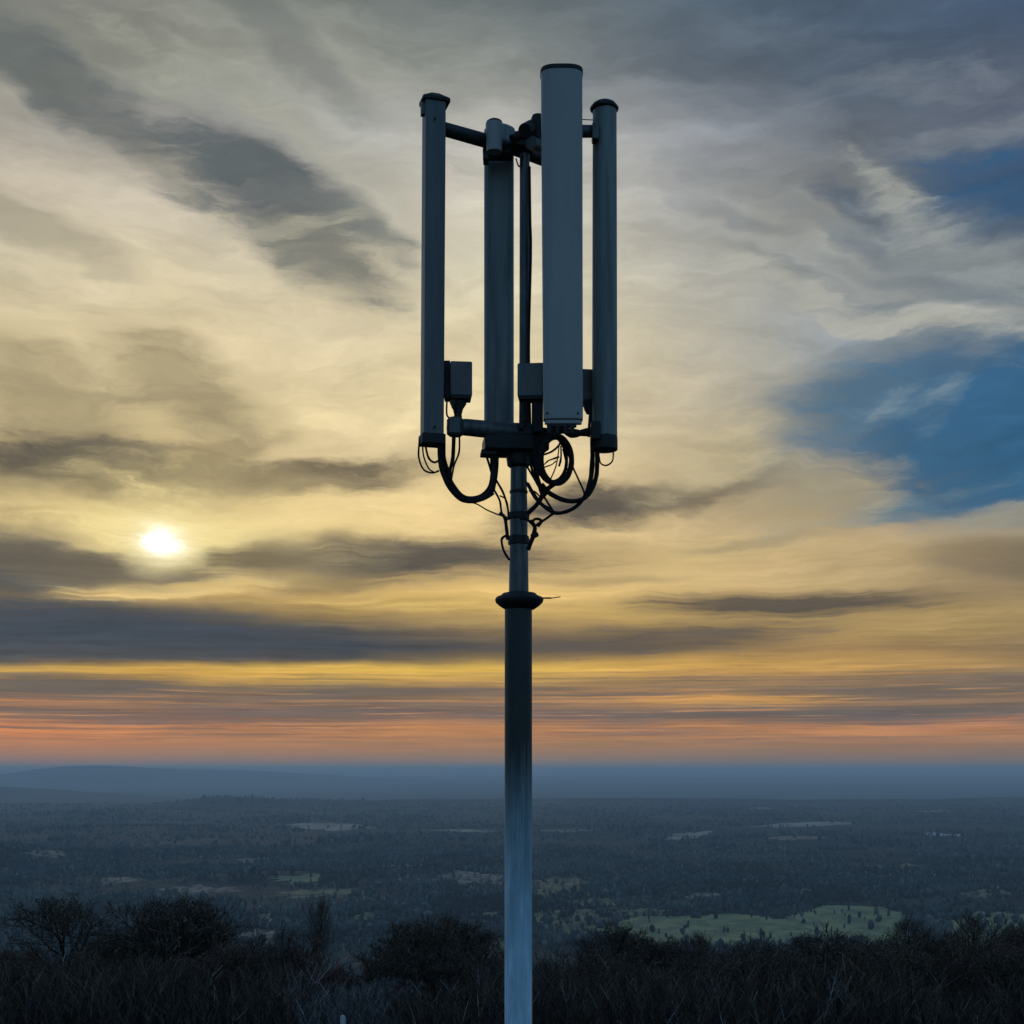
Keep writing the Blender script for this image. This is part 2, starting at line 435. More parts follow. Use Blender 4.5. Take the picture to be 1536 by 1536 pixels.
# hills: (photo column, distance, half width in columns, half depth m, height m)
HILLS = [(120, 31000, 150, 2200, 345), (330, 34000, 200, 3000, 285), (1150, 36000, 300, 3000, 60), (-60, 16500, 210, 1500, 205), (150, 15500, 160, 1200, 90),
         (345, 10500, 110, 500, 88), (480, 11200, 160, 500, 52), (620, 12100, 200, 420, 34), (900, 12200, 260, 420, 36), (1250, 12400, 330, 450, 36), (1560, 12200, 170, 450, 38), (210, 9000, 170, 500, 30),
         (660, 5300, 110, 200, 26), (-20, 4300, 130, 320, 50), (190, 6500, 160, 420, 30), (690, 3450, 40, 75, 22), (560, 2750, 75, 90, 16),
         (1400, 4200, 210, 260, 26), (1060, 3300, 150, 120, 14), (420, 3700, 110, 150, 18), (900, 6500, 240, 300, 22), (1250, 5600, 200, 300, 18)]
def H(x, y):
    x = np.asarray(x, float); y = np.asarray(y, float)
    z = np.interp(y, HYS, HZS)
    far = np.clip((y - 900) / 2500, 0, 1)
    z = z + far * (fbm(x / 900 + 3.1, y / 900) * 7 + fbm(x / 160, y / 160 + 9) * 1.6)
    z = z + np.clip((y - 13000) / 9000, 0, 1) * fbm(x / 5000 + 1, y / 4000) * 18
    near = 1 - np.clip((y - 200) / 500, 0, 1)
    z = z + near * np.clip((y - 30) / 20, 0, 1) * (fbm(x / 14 + 5, y / 14) * 0.35)
    for c, d, hw, hd, h in HILLS:
        cx = (c - CX) / F * d; sx = hw / F * d
        z = z + h * np.exp(-((x - cx) / sx) ** 2 - ((y - d) / hd) ** 2)
    return z

def ground_at(px, py, start=700.0):
    """first terrain point on the line of sight through a photo point"""
    t = np.geomspace(start, 60000, 4000)
    dx = (px - CX) / F; dz = (HY - py) / F
    g = H(dx * t, t) - dz * t
    i = int(np.argmax(g > 0)) if (g > 0).any() else len(t) - 1
    return dx * t[i], float(t[i])

ys = np.unique(np.concatenate([np.linspace(-3500, -20, 8), np.linspace(0, 100, 41), np.geomspace(104, 1500, 40), np.geomspace(1520, 20000, 420), np.geomspace(20400, 80000, 60)]))
ts = np.linspace(-1, 1, 361)
tt = np.sign(ts) * (0.35 * np.abs(ts) + 0.65 * np.abs(ts) ** 3)
XX = tt[None, :] * (160 + 1.15 * np.abs(ys))[:, None] ; YY = np.repeat(ys[:, None], len(ts), 1)
ZZ = H(XX, YY)
nx = len(ts); ny = len(ys)
idx = np.arange(nx * ny).reshape(ny, nx)
fc = np.stack([idx[:-1, :-1], idx[:-1, 1:], idx[1:, 1:], idx[1:, :-1]], -1).reshape(-1, 4)

gm = bpy.data.materials.new("heath_and_forest_floor"); gm.use_nodes = True
T = NT(gm.node_tree); b = gm.node_tree.nodes['Principled BSDF']; b.inputs['Roughness'].default_value = 0.95; b.inputs['Specular IOR Level'].default_value = 0.1
t = T.n('ShaderNodeTexCoord'); ob = t.outputs['Object']
nA = T.noise(T.mapping(ob, scale=(1/1500, 1/1500, 0)), 1.0, 6.0, 0.6, 0.6)['Fac']
nB = T.noise(T.mapping(ob, scale=(1/260, 1/420, 0)), 1.0, 7.0, 0.68, 0.8)['Fac']
nC = T.noise(T.mapping(ob, scale=(1/40, 1/60, 0)), 1.0, 5.0, 0.7)['Fac']
c = T.mixc(T.mapr(nB, 0.40, 0.62), (0.016, 0.026, 0.025, 1), (0.042, 0.062, 0.054, 1))
c = T.mixc(T.mapr(nA, 0.5, 0.7, 0.0, 0.7), c, (0.036, 0.052, 0.036, 1))
c = T.mixc(T.mapr(T.math('MULTIPLY', nA, nB), 0.335, 0.37, 0.0, 0.8), c, (0.13, 0.12, 0.09, 1))
c = T.mixc(T.mapr(nC, 0.42, 0.66, 0.0, 0.75), c, (0.010, 0.014, 0.012, 1))
T.link(c, b.inputs['Base Color'])
bp = T.n('ShaderNodeBump'); bp.inputs['Strength'].default_value = 0.8; bp.inputs['Distance'].default_value = 6.0
T.link(nC, bp.inputs['Height']); T.link(bp.outputs[0], b.inputs['Normal'])
ground = fast_mesh("ground", np.stack([XX, YY, ZZ], -1).reshape(-1, 3), fc, gm, 4)
ground.data.shade_smooth(); tag(ground, kind='structure')

# ------------------------------------------------------------------ open land in the valley
def in_poly(px, py, poly):
    inside = np.zeros(len(px), bool); j = len(poly) - 1
    for i in range(len(poly)):
        xi, yi = poly[i]; xj, yj = poly[j]
        inside ^= ((yi > py) != (yj > py)) & (px < (xj - xi) * (py - yi) / (yj - yi + 1e-12) + xi); j = i
    return inside
def land_mat(name, c1, c2, s):
    m = bpy.data.materials.new(name); m.use_nodes = True
    T = NT(m.node_tree); b = m.node_tree.nodes['Principled BSDF']; b.inputs['Roughness'].default_value = 0.95; b.inputs['Specular IOR Level'].default_value = 0.1
    t = T.n('ShaderNodeTexCoord')
    n = T.noise(T.mapping(t.outputs['Object'], scale=(1/s, 1/(s*1.6), 0)), 1.0, 7.0, 0.7, 0.5)['Fac']
    T.link(T.mixc(T.mapr(n, 0.38, 0.62), c1 + (1,), c2 + (1,)), b.inputs['Base Color'])
    return m
M_green = land_mat("meadow_green", (0.30, 0.31, 0.13), (0.15, 0.175, 0.09), 60)
M_olive = land_mat("rough_grass", (0.27, 0.24, 0.11), (0.05, 0.06, 0.035), 40)
M_sand = land_mat("pale_stubble", (0.42, 0.36, 0.27), (0.20, 0.18, 0.13), 160)
M_scrub = land_mat("bare_clearing", (0.34, 0.27, 0.20), (0.04, 0.05, 0.04), 30)
FIELDS = []
def field(poly, m, rag=0.28, n=46, lift=0.5):
    """poly in photo points -> ragged patch of land draped on the terrain"""
    W2 = [ground_at(*p) for p in poly]
    P = []
    L = len(W2)
    for i in range(L):
        a = np.array(W2[i]); c2 = np.array(W2[(i + 1) % L])
        k = max(2, n // L)
        for q in range(k): P.append(a + (c2 - a) * q / k)
    P = np.array(P); cen = P.mean(0); ext = np.abs(P - cen).mean(0)
    f = 1 + rag * fbm(np.arange(len(P)) * 0.63 + cen[0] * 0.01, np.zeros(len(P)) + cen[1] * 0.01, 3)
    P = cen + (P - cen) * f[:, None]
    FIELDS.append([tuple(p) for p in P])
    x0, y0 = P.min(0); x1, y1 = P.max(0); gx, gy = 44, 34
    X2, Y2 = np.meshgrid(np.linspace(x0, x1, gx), np.linspace(y0, y1, gy))
    cenx = (X2[:-1, :-1] + X2[1:, 1:]) / 2; ceny = (Y2[:-1, :-1] + Y2[1:, 1:]) / 2
    keep = in_poly(cenx.ravel(), ceny.ravel(), FIELDS[-1])
    id2 = np.arange(gx * gy).reshape(gy, gx)
    f4 = np.stack([id2[:-1, :-1], id2[:-1, 1:], id2[1:, 1:], id2[1:, :-1]], -1).reshape(-1, 4)[keep]
    if len(f4) == 0: return
    o = fast_mesh("field", np.stack([X2.ravel(), Y2.ravel(), H(X2.ravel(), Y2.ravel()) + lift], -1), f4, m, 4)
    return tag(o, kind='structure')
field([(860,1400),(920,1384),(1000,1374),(1100,1372),(1180,1378),(1230,1360),(1330,1366),(1350,1385),(1345,1408),(1200,1415),(1080,1420),(930,1416)], M_green, 0.16)
field([(1395,1386),(1470,1372),(1545,1372),(1550,1408),(1450,1412)], M_green)
field([(800,1368),(860,1362),(905,1375),(890,1398),(820,1400),(790,1388)], M_olive)
field([(795,1322),(850,1314),(900,1326),(880,1342),(800,1344)], M_olive)
field([(640,1318),(690,1306),(755,1312),(757,1328),(700,1324)], M_scrub, 0.4)
field([(522,1380),(550,1368),(576,1368),(572,1377),(540,1388)], M_olive)
field([(690,1372),(755,1366),(757,1384),(700,1386)], M_olive)
field([(590,1392),(650,1384),(720,1388),(700,1402),(620,1402)], M_olive, 0.4)
field([(840,1352),(900,1346),(960,1350),(920,1360),(860,1360)], M_olive, 0.4)
field([(905,1370),(980,1362),(1010,1368),(960,1376)], M_olive, 0.4)
field([(430,1340),(500,1332),(560,1338),(520,1348),(450,1348)], M_olive, 0.4)
field([(400,1318),(470,1312),(500,1318),(440,1326)], M_green, 0.4)
field([(230,1335),(300,1328),(360,1334),(300,1344)], M_scrub, 0.4)
field([(1150,1338),(1210,1333),(1250,1338),(1190,1343)], M_scrub, 0.4)
field([(1300,1300),(1360,1296),(1400,1300),(1350,1304)], M_olive, 0.3)
field([(30,1282),(110,1277),(160,1281),(90,1286)], M_scrub, 0.3)
field([(560,1300),(640,1296),(680,1299),(610,1304)], M_scrub, 0.3)
field([(1420,1340),(1480,1334),(1530,1340),(1470,1346)], M_olive, 0.4)
field([(1030,1338),(1085,1340),(1080,1352),(1035,1352)], M_scrub, 0.4)
field([(330,1402),(400,1392),(430,1404),(400,1420),(340,1416)], M_scrub, 0.4)
field([(375,1376),(410,1370),(425,1382),(390,1386)], M_scrub, 0.4)
field([(150,1318),(205,1314),(210,1322),(160,1326)], M_scrub, 0.4)
field([(350,1289),(405,1287),(408,1293),(356,1295)], M_scrub, 0.3)
field([(428,1237),(470,1235),(535,1236),(562,1242),(500,1247),(455,1243)], M_sand, 0.15, lift=1.5)
field([(640,1246),(700,1244),(757,1249),(700,1249)], M_sand, 0.2, lift=1.5)
field([(995,1260),(1010,1252),(1068,1246),(1065,1252),(1020,1261)], M_sand, 0.2, lift=1.5)
field([(1115,1240),(1180,1235),(1290,1233),(1270,1238),(1160,1242)], M_sand, 0.2, lift=1.5)
field([(1140,1258),(1200,1254),(1240,1258),(1180,1262)], M_scrub, 0.2, lift=1.5)
field([(1365,1217),(1410,1215),(1430,1217),(1390,1219)], M_sand, 0.2, lift=2)
field([(1115,1213),(1140,1211),(1165,1213),(1140,1215)], M_sand, 0.2, lift=2)
field([(800,1247),(860,1243),(900,1245),(850,1250)], M_scrub, 0.2, lift=2)
field([(640,1420),(700,1405),(757,1410),(757,1440),(680,1440)], M_olive)
wm = mat("water", (0.30, 0.34, 0.37), rough=0.5, vary=0.2)
def water(poly):
    o = field(poly, wm, 0.12, lift=2.5)
    if o: o.name = "water"
water([(1384,1252),(1398,1249),(1418,1252),(1450,1252),(1440,1255),(1400,1255)])
water([(142,1404),(160,1400),(176,1406),(170,1416),(150,1414)])

# ------------------------------------------------------------------ distant woods
ICO_V = []; g_ = (1 + 5 ** 0.5) / 2
for a_, b_ in ((1, g_), (-1, g_), (1, -g_), (-1, -g_)): ICO_V += [(a_, b_, 0), (0, a_, b_), (b_, 0, a_)]
ICO_V = np.array(ICO_V) / math.hypot(1, g_)
def hull_faces(V):
    F3 = []
    for i in range(12):
        for j in range(i + 1, 12):
            for k in range(j + 1, 12):
                d = [np.linalg.norm(V[a1] - V[b1]) for a1, b1 in ((i, j), (j, k), (i, k))]
                if max(d) < 1.1:
                    nrm = np.cross(V[j] - V[i], V[k] - V[i])
                    F3.append((i, j, k) if nrm.dot(V[i]) > 0 else (i, k, j))
    return np.array(F3)
ICO_F = hull_faces(ICO_V)
def wood(name, n, y0, y1, size, m, label, dens_off):
    u = rng.random(n * 3); yy = np.exp(np.log(y0) + u ** 0.8 * np.log(y1 / y0)); xx = (rng.random(n * 3) * 2 - 1) * 0.47 * yy
    d = fbm(xx / 500 + dens_off, yy / 500 + 4, 4) + 0.35 * fbm(xx / 60, yy / 60 + dens_off, 2)
    ok = d > -0.5 + rng.random(len(xx)) * 0.6
    for P in FIELDS:
        few = 0.05 if P is FIELDS[0] else 0.16
        jx = fbm(xx / 25, yy / 25, 2) * 14
        ok &= ~(in_poly(xx + jx, yy + jx, P) & (rng.random(len(xx)) > few))
    xx = xx[ok][:n]; yy = yy[ok][:n]; k = len(xx)
    h = size * (0.55 + rng.random(k) * 0.8) * (1 + 0.4 * fbm(xx / 200, yy / 200, 2)); w = h * (0.17 + rng.random(k) ** 2 * 0.34)
    V = ICO_V[None] * (1 + (rng.random((k, 12, 1)) - 0.5) * 0.7)
    V = V * np.stack([w, w, h * 0.55], -1)[:, None, :]
    V = V + np.stack([xx, yy, H(xx, yy) + h * 0.45], -1)[:, None, :]
    Fm = ICO_F[None] + (np.arange(k) * 12)[:, None, None]
    o = fast_mesh(name, V.reshape(-1, 3), Fm.reshape(-1, 3), m, 3)
    return tag(o, label, "wood", kind='stuff')
def wood_mat(name, a, b2, c3):
    m = bpy.data.materials.new(name); m.use_nodes = True
    T = NT(m.node_tree); b = m.node_tree.nodes['Principled BSDF']; b.inputs['Roughness'].default_value = 0.95; b.inputs['Specular IOR Level'].default_value = 0.05
    g = T.n('ShaderNodeNewGeometry'); r = g.outputs['Random Per Island']
    c = T.mixc(T.mapr(r, 0.2, 0.8), a + (1,), b2 + (1,))
    c = T.mixc(T.mapr(r, 0.90, 0.97), c, c3 + (1,))
    pn = T.noise(T.mapping(T.n('ShaderNodeTexCoord').outputs['Object'], scale=(1/420, 1/520, 0)), 1.0, 5.0, 0.62, 0.5)['Fac']
    c = T.mixc(T.mapr(pn, 0.50, 0.68, 0.0, 0.7), c, T.mixc(r, (0.07, 0.105, 0.09, 1), (0.16, 0.18, 0.13, 1)))
    c = T.mixc(T.mapr(pn, 0.48, 0.34, 0.0, 0.75), c, (0.012, 0.019, 0.019, 1))
    T.link(c, b.inputs['Base Color']); return m
M_w1 = wood_mat("dark_wood_foliage", (0.018, 0.032, 0.034), (0.055, 0.080, 0.074), (0.13, 0.14, 0.115))
M_w2 = wood_mat("light_wood_foliage", (0.03, 0.052, 0.046), (0.11, 0.14, 0.11), (0.30, 0.28, 0.23))
wood("far_wood", 26000, 1450, 5200, 13, M_w1, "dark wooded valley floor spreading below the hill behind the tower", 0.0)
wood("distant_wood", 14000, 5000, 11500, 15, M_w1, "far dark woodland stretching to the long ridge before the hazy plain", 3.7)
wood("open_woodland", 20000, 1450, 5200, 8, M_w2, "paler scattered scrub and small trees between the dark woods in the valley", 7.3)

# ------------------------------------------------------------------ haze
hz = MB(); hz.box((0, 38000, -200), (190000, 84000, 0))
zb = float(ZZ.min()) - 1.0; ztop = max(float(ZZ.max()) + 4.0, 55.0)
hz = MB(); hz.box((0, 38200, (zb + ztop) / 2), (2 * (160 + 1.15 * 80000) + 400, 84000, ztop - zb))
hm = bpy.data.materials.new("haze_air"); hm.use_nodes = True; hm.node_tree.nodes.clear()
T = NT(hm.node_tree); pv = T.n('ShaderNodeVolumePrincipled'); ho = T.n('ShaderNodeOutputMaterial')
pv.inputs['Color'].default_value = (0.70, 0.88, 1.0, 1); pv.inputs['Density'].default_value = 5.0e-5; pv.inputs['Anisotropy'].default_value = 0.15
T.link(pv.outputs[0], ho.inputs['Volume'])
haze = hz.build("haze", hm, smooth=False); tag(haze, "bluish evening haze over the valley", "haze", kind='stuff')

# ------------------------------------------------------------------ tower materials
M_radome = mat("radome_grey_paint", (0.26, 0.265, 0.255), 0.45, 0.0, 0.13, 1.2, stretch=(6, 6, 1), bump=0.05)
M_slate = mat("slate_grey_paint", (0.09, 0.10, 0.10), 0.5, 0.0, 0.3, 3.0, stretch=(6, 6, 0.7), bump=0.1)
M_green = mat("weathered_green_grey_paint", (0.15, 0.18, 0.17), 0.5, 0.0, 0.45, 3.0, stretch=(8, 8, 0.5), bump=0.08)
M_galv = mat("weathered_galvanised_steel", (0.085, 0.095, 0.095), 0.5, 0.3, 0.55, 9.0, stretch=(3, 3, 0.6), bump=0.25)
M_dark = mat("black_weathered_steel", (0.008, 0.010, 0.009), 0.7, 0.0, 0.6, 14.0, bump=0.4)
M_arm = mat("dark_green_steel", (0.02, 0.028, 0.026), 0.55, 0.2, 0.6, 10.0, bump=0.3)
M_cable = mat("black_cable_rubber", (0.010, 0.010, 0.009), 0.75, 0.0, 0.3, 20.0, spec=0.2)
M_box = mat("radio_grey_casing", (0.09, 0.088, 0.085), 0.55, 0.0, 0.3, 7.0, bump=0.1)
# lower pole: black at the top, streaking into mottled pale blue lower down
pm = bpy.data.materials.new("pole_black_to_pale"); pm.use_nodes = True
T = NT(pm.node_tree); b = pm.node_tree.nodes['Principled BSDF']
t = T.n('ShaderNodeTexCoord'); ob = t.outputs['Object']; z = T.sep(ob)[2]
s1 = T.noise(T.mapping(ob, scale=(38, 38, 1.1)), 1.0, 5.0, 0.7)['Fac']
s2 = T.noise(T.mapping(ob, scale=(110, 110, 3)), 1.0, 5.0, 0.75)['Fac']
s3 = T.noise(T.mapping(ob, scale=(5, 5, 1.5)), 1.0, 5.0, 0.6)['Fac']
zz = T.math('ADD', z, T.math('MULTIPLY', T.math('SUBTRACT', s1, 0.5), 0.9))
dark_mix = T.mapr(zz, -1.15, 0.12, smooth=False)
bare = T.mixc(T.mapr(s2, 0.35, 0.7), (0.62, 0.87, 0.97, 1), (0.32, 0.50, 0.62, 1))  # mottled pale blue tone of the lower end
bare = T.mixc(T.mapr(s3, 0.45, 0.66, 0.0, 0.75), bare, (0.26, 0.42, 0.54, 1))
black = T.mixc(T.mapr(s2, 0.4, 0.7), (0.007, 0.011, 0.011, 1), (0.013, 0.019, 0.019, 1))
T.link(T.mixc(dark_mix, bare, black), b.inputs['Base Color'])
T.link(T.mapr(dark_mix, 0, 1, 0.38, 0.6), b.inputs['Roughness']); T.link(T.mapr(dark_mix, 0, 1, 0.1, 0.0), b.inputs['Metallic'])
bp = T.n('ShaderNodeBump'); bp.inputs['Strength'].default_value = 0.25; bp.inputs['Distance'].default_value = 0.004
T.link(s2, bp.inputs['Height']); T.link(bp.outputs[0], b.inputs['Normal'])

# ------------------------------------------------------------------ cell tower
YM = 8.2
base_z = float(H(0.04, YM))
tower = bpy.data.objects.new("cell_tower", None); col.objects.link(tower)
tower.location = (0, 0, 0)
tag(tower, "tall steel mobile phone mast carrying four long antennas, cable loops and grey boxes", "cell tower")
mx = at(777.5, 1155, YM).x
def px(n, y=YM): return n * y / F
def zz_(py, y=YM): return (HY - py) / F * y

MB().lathe((mx, YM, 0), [(px(21), base_z + 0.06), (px(20.5), zz_(908))], 48).build("lower_pole", pm, tower, label="lower pole black at the top and pale blue below")
o = MB().lathe((mx, YM, base_z - 0.05), [(0.26, 0), (0.26, 0.10), (0.25, 0.115)], 40).build("base_flange", M_galv, tower, 0.004)
for k in range(6):
    a = k * math.pi / 3
    MB().lathe((mx + 0.2 * math.cos(a), YM + 0.2 * math.sin(a), base_z + 0.066), [(0.022, 0), (0.022, 0.03), (0.012, 0.031), (0.012, 0.06)], 6).build("bolt", M_galv, o, smooth=False)
cap = MB().lathe((mx + px(1.5), YM, 0), [(px(22), zz_(914)), (px(30), zz_(909)), (px(35.5), zz_(904)), (px(36.5), zz_(900)), (px(34), zz_(896)), (px(27), zz_(893)), (px(24), zz_(890)), (px(15), zz_(888.5))], 40, 0.05).build("collar", M_dark, tower)
MB().tube([at(812, 897, YM), at(828, 897, YM - .02), at(841, 895, YM - .03)], [0.005, 0.003, 0.0012], 6).build("spike", M_dark, cap)
ux = at(778, 1155, YM).x
MB().lathe((ux, YM, 0), [(px(15), zz_(892)), (px(14.3), zz_(830)), (px(13.4), zz_(806)), (px(13.4), zz_(770)), (px(12.6), zz_(740)), (px(12.2), zz_(695))], 36).build("upper_pole", M_galv, tower)
for y_, h_, r_ in ((892, 4, 16.2), (812, 5, 16), (774, 5, 16), (738, 2.5, 13.6), (806, 2, 15.4)):
    MB().lathe((ux, YM, zz_(y_)), [(px(r_ - .8), -px(h_)), (px(r_), -px(h_ - .8)), (px(r_), px(h_ - .8)), (px(r_ - .8), px(h_))], 28, 0.06).build("cable_strap", M_dark, tower)
# head of the pole
hd = MB(); hd.box(at(762, 669, YM), (px(74), px(60), px(24)), 0.1); hd.build("mounting_head", M_dark, tower, 0.012)
hb = MB(); hb.lathe(at(778, 690, YM), [(px(13), -px(12)), (px(17), -px(8)), (px(19), px(8)), (px(16), px(14))], 28, 0.06); hb.build("pole_socket", M_dark, tower)
hb = MB(); hb.box(at(733, 681, YM - .05), (px(24), px(26), px(7)), 0.1, 0.06); hb.build("cable_bracket", M_dark, tower, 0.004)
hb = MB(); hb.box(at(806, 662, YM + .02), (px(26), px(40), px(34)), 0.3); hb.build("clamp_block", M_dark, tower, 0.012)
# central thin tube between the two arm levels
MB().lathe((at(787, 0, YM).x, YM, 0), [(px(8.6), zz_(660)), (px(8), zz_(560)), (px(7.4), zz_(232))], 24).build("centre_tube", M_galv, tower)
MB().tube([at(794, 250, YM - .04), at(795, 330, YM - .05), at(796, 380, YM - .045), at(793, 520, YM - .045), at(795, 640, YM - .04)], px(2.2), 8).build("cable", M_cable, tower)
MB().tube([at(784, 232, YM - .03), at(779, 250, YM - .04), at(774, 238, YM)], px(1.1), 6).build("cable", M_cable, tower)

# arms
MB().tube([at(664, 193, 8.02), at(735, 213, 8.2), at(775, 224, 8.31), at(812, 238, 8.44), at(836, 246, 8.52)], px(10.2), 20, False, wob=0.05).build("support_arm", M_arm, tower, label="upper slanting arm")
a2 = MB().tube([at(672, 640, 8.03), at(700, 641, 8.06), at(760, 647, 8.13), at(806, 650, 8.2)], [px(11), px(12), px(13), px(14)], 20, False, wob=0.08).build("support_arm", M_galv, tower, label="lower thick arm")
MB().lathe(at(683, 640, 8.02), [(px(9), -px(14)), (px(12.5), -px(11)), (px(12.5), px(10)), (px(9), px(13))], 20, 0.1).build("clamp_ring", M_galv, a2)
MB().tube([at(858, 197, 8.0), at(880, 197, 8.02), at(905, 197, 8.05)], px(9), 18, False, wob=0.06).build("support_arm", M_galv, tower, label="short upper stub arm on the right")
MB().tube([at(870, 179, 8.0), at(890, 180, 8.05)], px(0.7), 6, False).build("cable", M_cable, tower)
MB().tube([at(812, 648, 8.15), at(840, 645, 8.12), at(862, 650, 8.1), at(895, 646, 8.08)], [px(5.5), px(6), px(7.5), px(6), px(5)], 14, wob=0.5).build("support_arm", M_dark, tower, label="lower black arm on the right")

def rrect(cx, cy, w, d, r, rot, n=5):
    P = []
    for sx, sy, a0 in ((1, 1, 0), (-1, 1, 90), (-1, -1, 180), (1, -1, 270)):
        for k in range(n + 1):
            a = math.radians(a0 + 90 * k / n)
            P.append((sx * (w / 2 - r) + r * math.cos(a), sy * (d / 2 - r) + r * math.sin(a)))
    c_, s_ = math.cos(rot), math.sin(rot)
    return [(cx + x * c_ - y * s_, cy + x * s_ + y * c_) for x, y in P]

# --- A: square antenna on the left
yA = 8.02
cA = at(648.5, 0, yA); zt, zbt = zz_(155, yA), zz_(655, yA)
lean = (px(3), 0)
rotA = math.radians(17)
A = MB().prism(rrect(cA.x - px(.5), yA, px(30), px(26), px(2), rotA), zbt, zt, lean).build("panel_antenna", M_slate, tower, label="square dark antenna with a peaked cap at the far left of the mast")
tA = (cA.x + lean[0] - px(.5))
c2 = MB(); c2.prism(rrect(tA + px(1), yA, px(41), px(32), px(4), rotA), zt - px(1), zt + px(3.5))
n0 = len(c2.v)
top = rrect(tA + px(1), yA, px(41), px(32), px(4), rotA); t2 = rrect(tA + px(1), yA, px(17), px(14), px(4), rotA)
c2.add([(x, y, zt + px(3.5)) for x, y in top] + [(x, y, zt + px(12)) for x, y in t2],
       [(i, (i + 1) % len(top), len(top) + (i + 1) % len(top), len(top) + i) for i in range(len(top))] + [tuple(range(len(top), 2 * len(top)))])
c2.build("end_cap", M_dark, A, 0.002)
MB().box((tA - px(15.5), yA - px(5), zt - px(11)), (px(7), px(10), px(19)), 0.2).build("hinge", M_slate, A, 0.003)
MB().prism(rrect(cA.x - px(.5), yA, px(35), px(31), px(3), rotA), zz_(668, yA), zbt + px(2)).build("base_cap", M_dark, A, 0.004)

# --- B: flat round-edged antenna at the back left
yB = 8.45
cB = at(748.5, 0, yB)
B = MB().prism(rrect(cB.x, yB, px(44.5, yB), px(30), px(11), 0.0, 8), zz_(640, yB), zz_(197, yB)).build("panel_antenna", M_green, tower, 0.004, label="green grey antenna standing behind the arms, second from the left")
s_ = MB(); s_.lathe((at(753, 0, yB).x, yB, zz_(212, yB)), [(px(23), -px(14)), (px(23), px(9)), (px(20), px(17)), (px(12), px(22)), (px(2), px(24))], 28); s_.build("end_cap", M_green, B)
s_ = MB(); s_.lathe((at(741.5, 0, 8.08).x, 8.08, 0), [(px(11.5, 8.08), zz_(228, 8.08)), (px(12.5, 8.08), zz_(198, 8.08)), (px(13.2, 8.08), zz_(190, 8.08)), (px(13, 8.08), zz_(186, 8.08)), (px(10, 8.08), zz_(183, 8.08))], 28, 0.03); s_.build("clamp_stub", M_radome, B)
s_ = MB(); s_.lathe((at(741.5, 0, 8.08).x, 8.08, 0), [(px(11.6), zz_(188, 8.08)), (px(11.8), zz_(183, 8.08)), (px(10), zz_(181.5, 8.08))], 28, 0.05); s_.build("stub_cap", M_dark, B)
s_ = MB(); s_.box(at(747, 232, 8.30), (px(46), px(30), px(7)), 0.0); s_.build("clamp", M_arm, B, 0.006)
s_ = MB(); s_.box(at(729, 229, 8.26), (px(9), px(24), px(28))); s_.build("clamp", M_galv, B, 0.004)

# --- D: large front panel
yD = 7.86
xl, xr = at(811.5, 0, yD).x, at(873.5, 0, yD).x; cD = (xl + xr) / 2; wD = (xr - xl) / 2
poly = []
for k in range(25):
    a = math.pi + math.pi * k / 24
    ex = 0.62
    poly.append((cD + wD * math.copysign(abs(math.cos(a)) ** ex, math.cos(a)), yD + 0.075 * -abs(math.sin(a)) ** 0.9))
poly += [(cD + wD, yD + 0.05), (cD + wD * 0.86, yD + 0.075), (cD - wD * 0.86, yD + 0.075), (cD - wD, yD + 0.05)]
botpoly = [(cD + px(2.2) + (x - cD) * 0.955, yD + (y - yD) * (0.35 if y < yD else 1)) for x, y in poly]
n = len(poly)
z0, z1 = zz_(629, yD), zz_(110, yD)
D = MB(); D.add([(x, y, z0) for x, y in botpoly] + [(x, y, z1) for x, y in poly],
    [tuple(reversed(range(n))), tuple(range(n, 2 * n))] + [(i, (i + 1) % n, n + (i + 1) % n, n + i) for i in range(n)])
D = D.build("panel_antenna", M_radome, tower, label="large pale blue grey front panel antenna, tallest of the four")
cp = [(cD + (x - cD) * 1.03, yD + (y - yD) * 1.06) for x, y in poly]
MB().prism(cp, z1 - px(1.5), z1 + px(4.5)).build("end_cap", M_dark, D, 0.003)
MB().prism([(cD + px(2.2) + (x - cD) * 0.9, yD + (y - yD) * 0.28) for x, y in poly], zz_(636.5, yD), z0 - px(1.2)).build("base_cap", M_radome, D, 0.004)
MB().prism([(cD + px(2.0) + (x - cD) * 0.93, yD + (y - yD) * 0.31) for x, y in poly], z0 - px(1.4), z0 + px(0.3)).build("gasket", M_dark, D)
MB().prism([(cD + px(0) + (x - cD) * 0.72, yD + (y - yD) * 0.24) for x, y in poly], zz_(641, yD), zz_(636, yD)).build("connector_plate", M_dark, D, 0.003)
for cx_ in (824, 836, 848, 858):
    MB().lathe(at(cx_, 645, yD - .01), [(px(2.6), -px(5)), (px(3.2), 0), (px(3.0), px(5))], 10).build("connector", M_dark, D)

# --- E: round antenna on the right
yE = 8.06
cE = at(907, 0, yE)
E = MB().lathe((cE.x, yE, 0), [(px(18.6), zz_(658, yE)), (px(18.4), zz_(500, yE)), (px(18), zz_(300, yE)), (px(17.6), zz_(166, yE))], 40).build("panel_antenna", M_green, tower, label="round tube antenna with a domed cap at the far right of the mast")
MB().lathe((cE.x - px(.5), yE, zz_(166, yE)), [(px(16), -px(2)), (px(20.5), px(1)), (px(21), px(4)), (px(18), px(8)), (px(12), px(12)), (px(5), px(13.2)), (px(1), px(13.4))], 36, 0.05).build("end_cap", M_dark, E)
MB().lathe((cE.x, yE, zz_(676, yE)), [(px(17.5), 0), (px(19.2), px(1.5)), (px(19.4), px(19)), (px(18.5), px(21))], 36, 0.04).build("base_cap", M_dark, E)
MB().box(at(893, 200, 8.0), (px(10), px(20), px(24))).build("clamp", M_galv, E, 0.006)
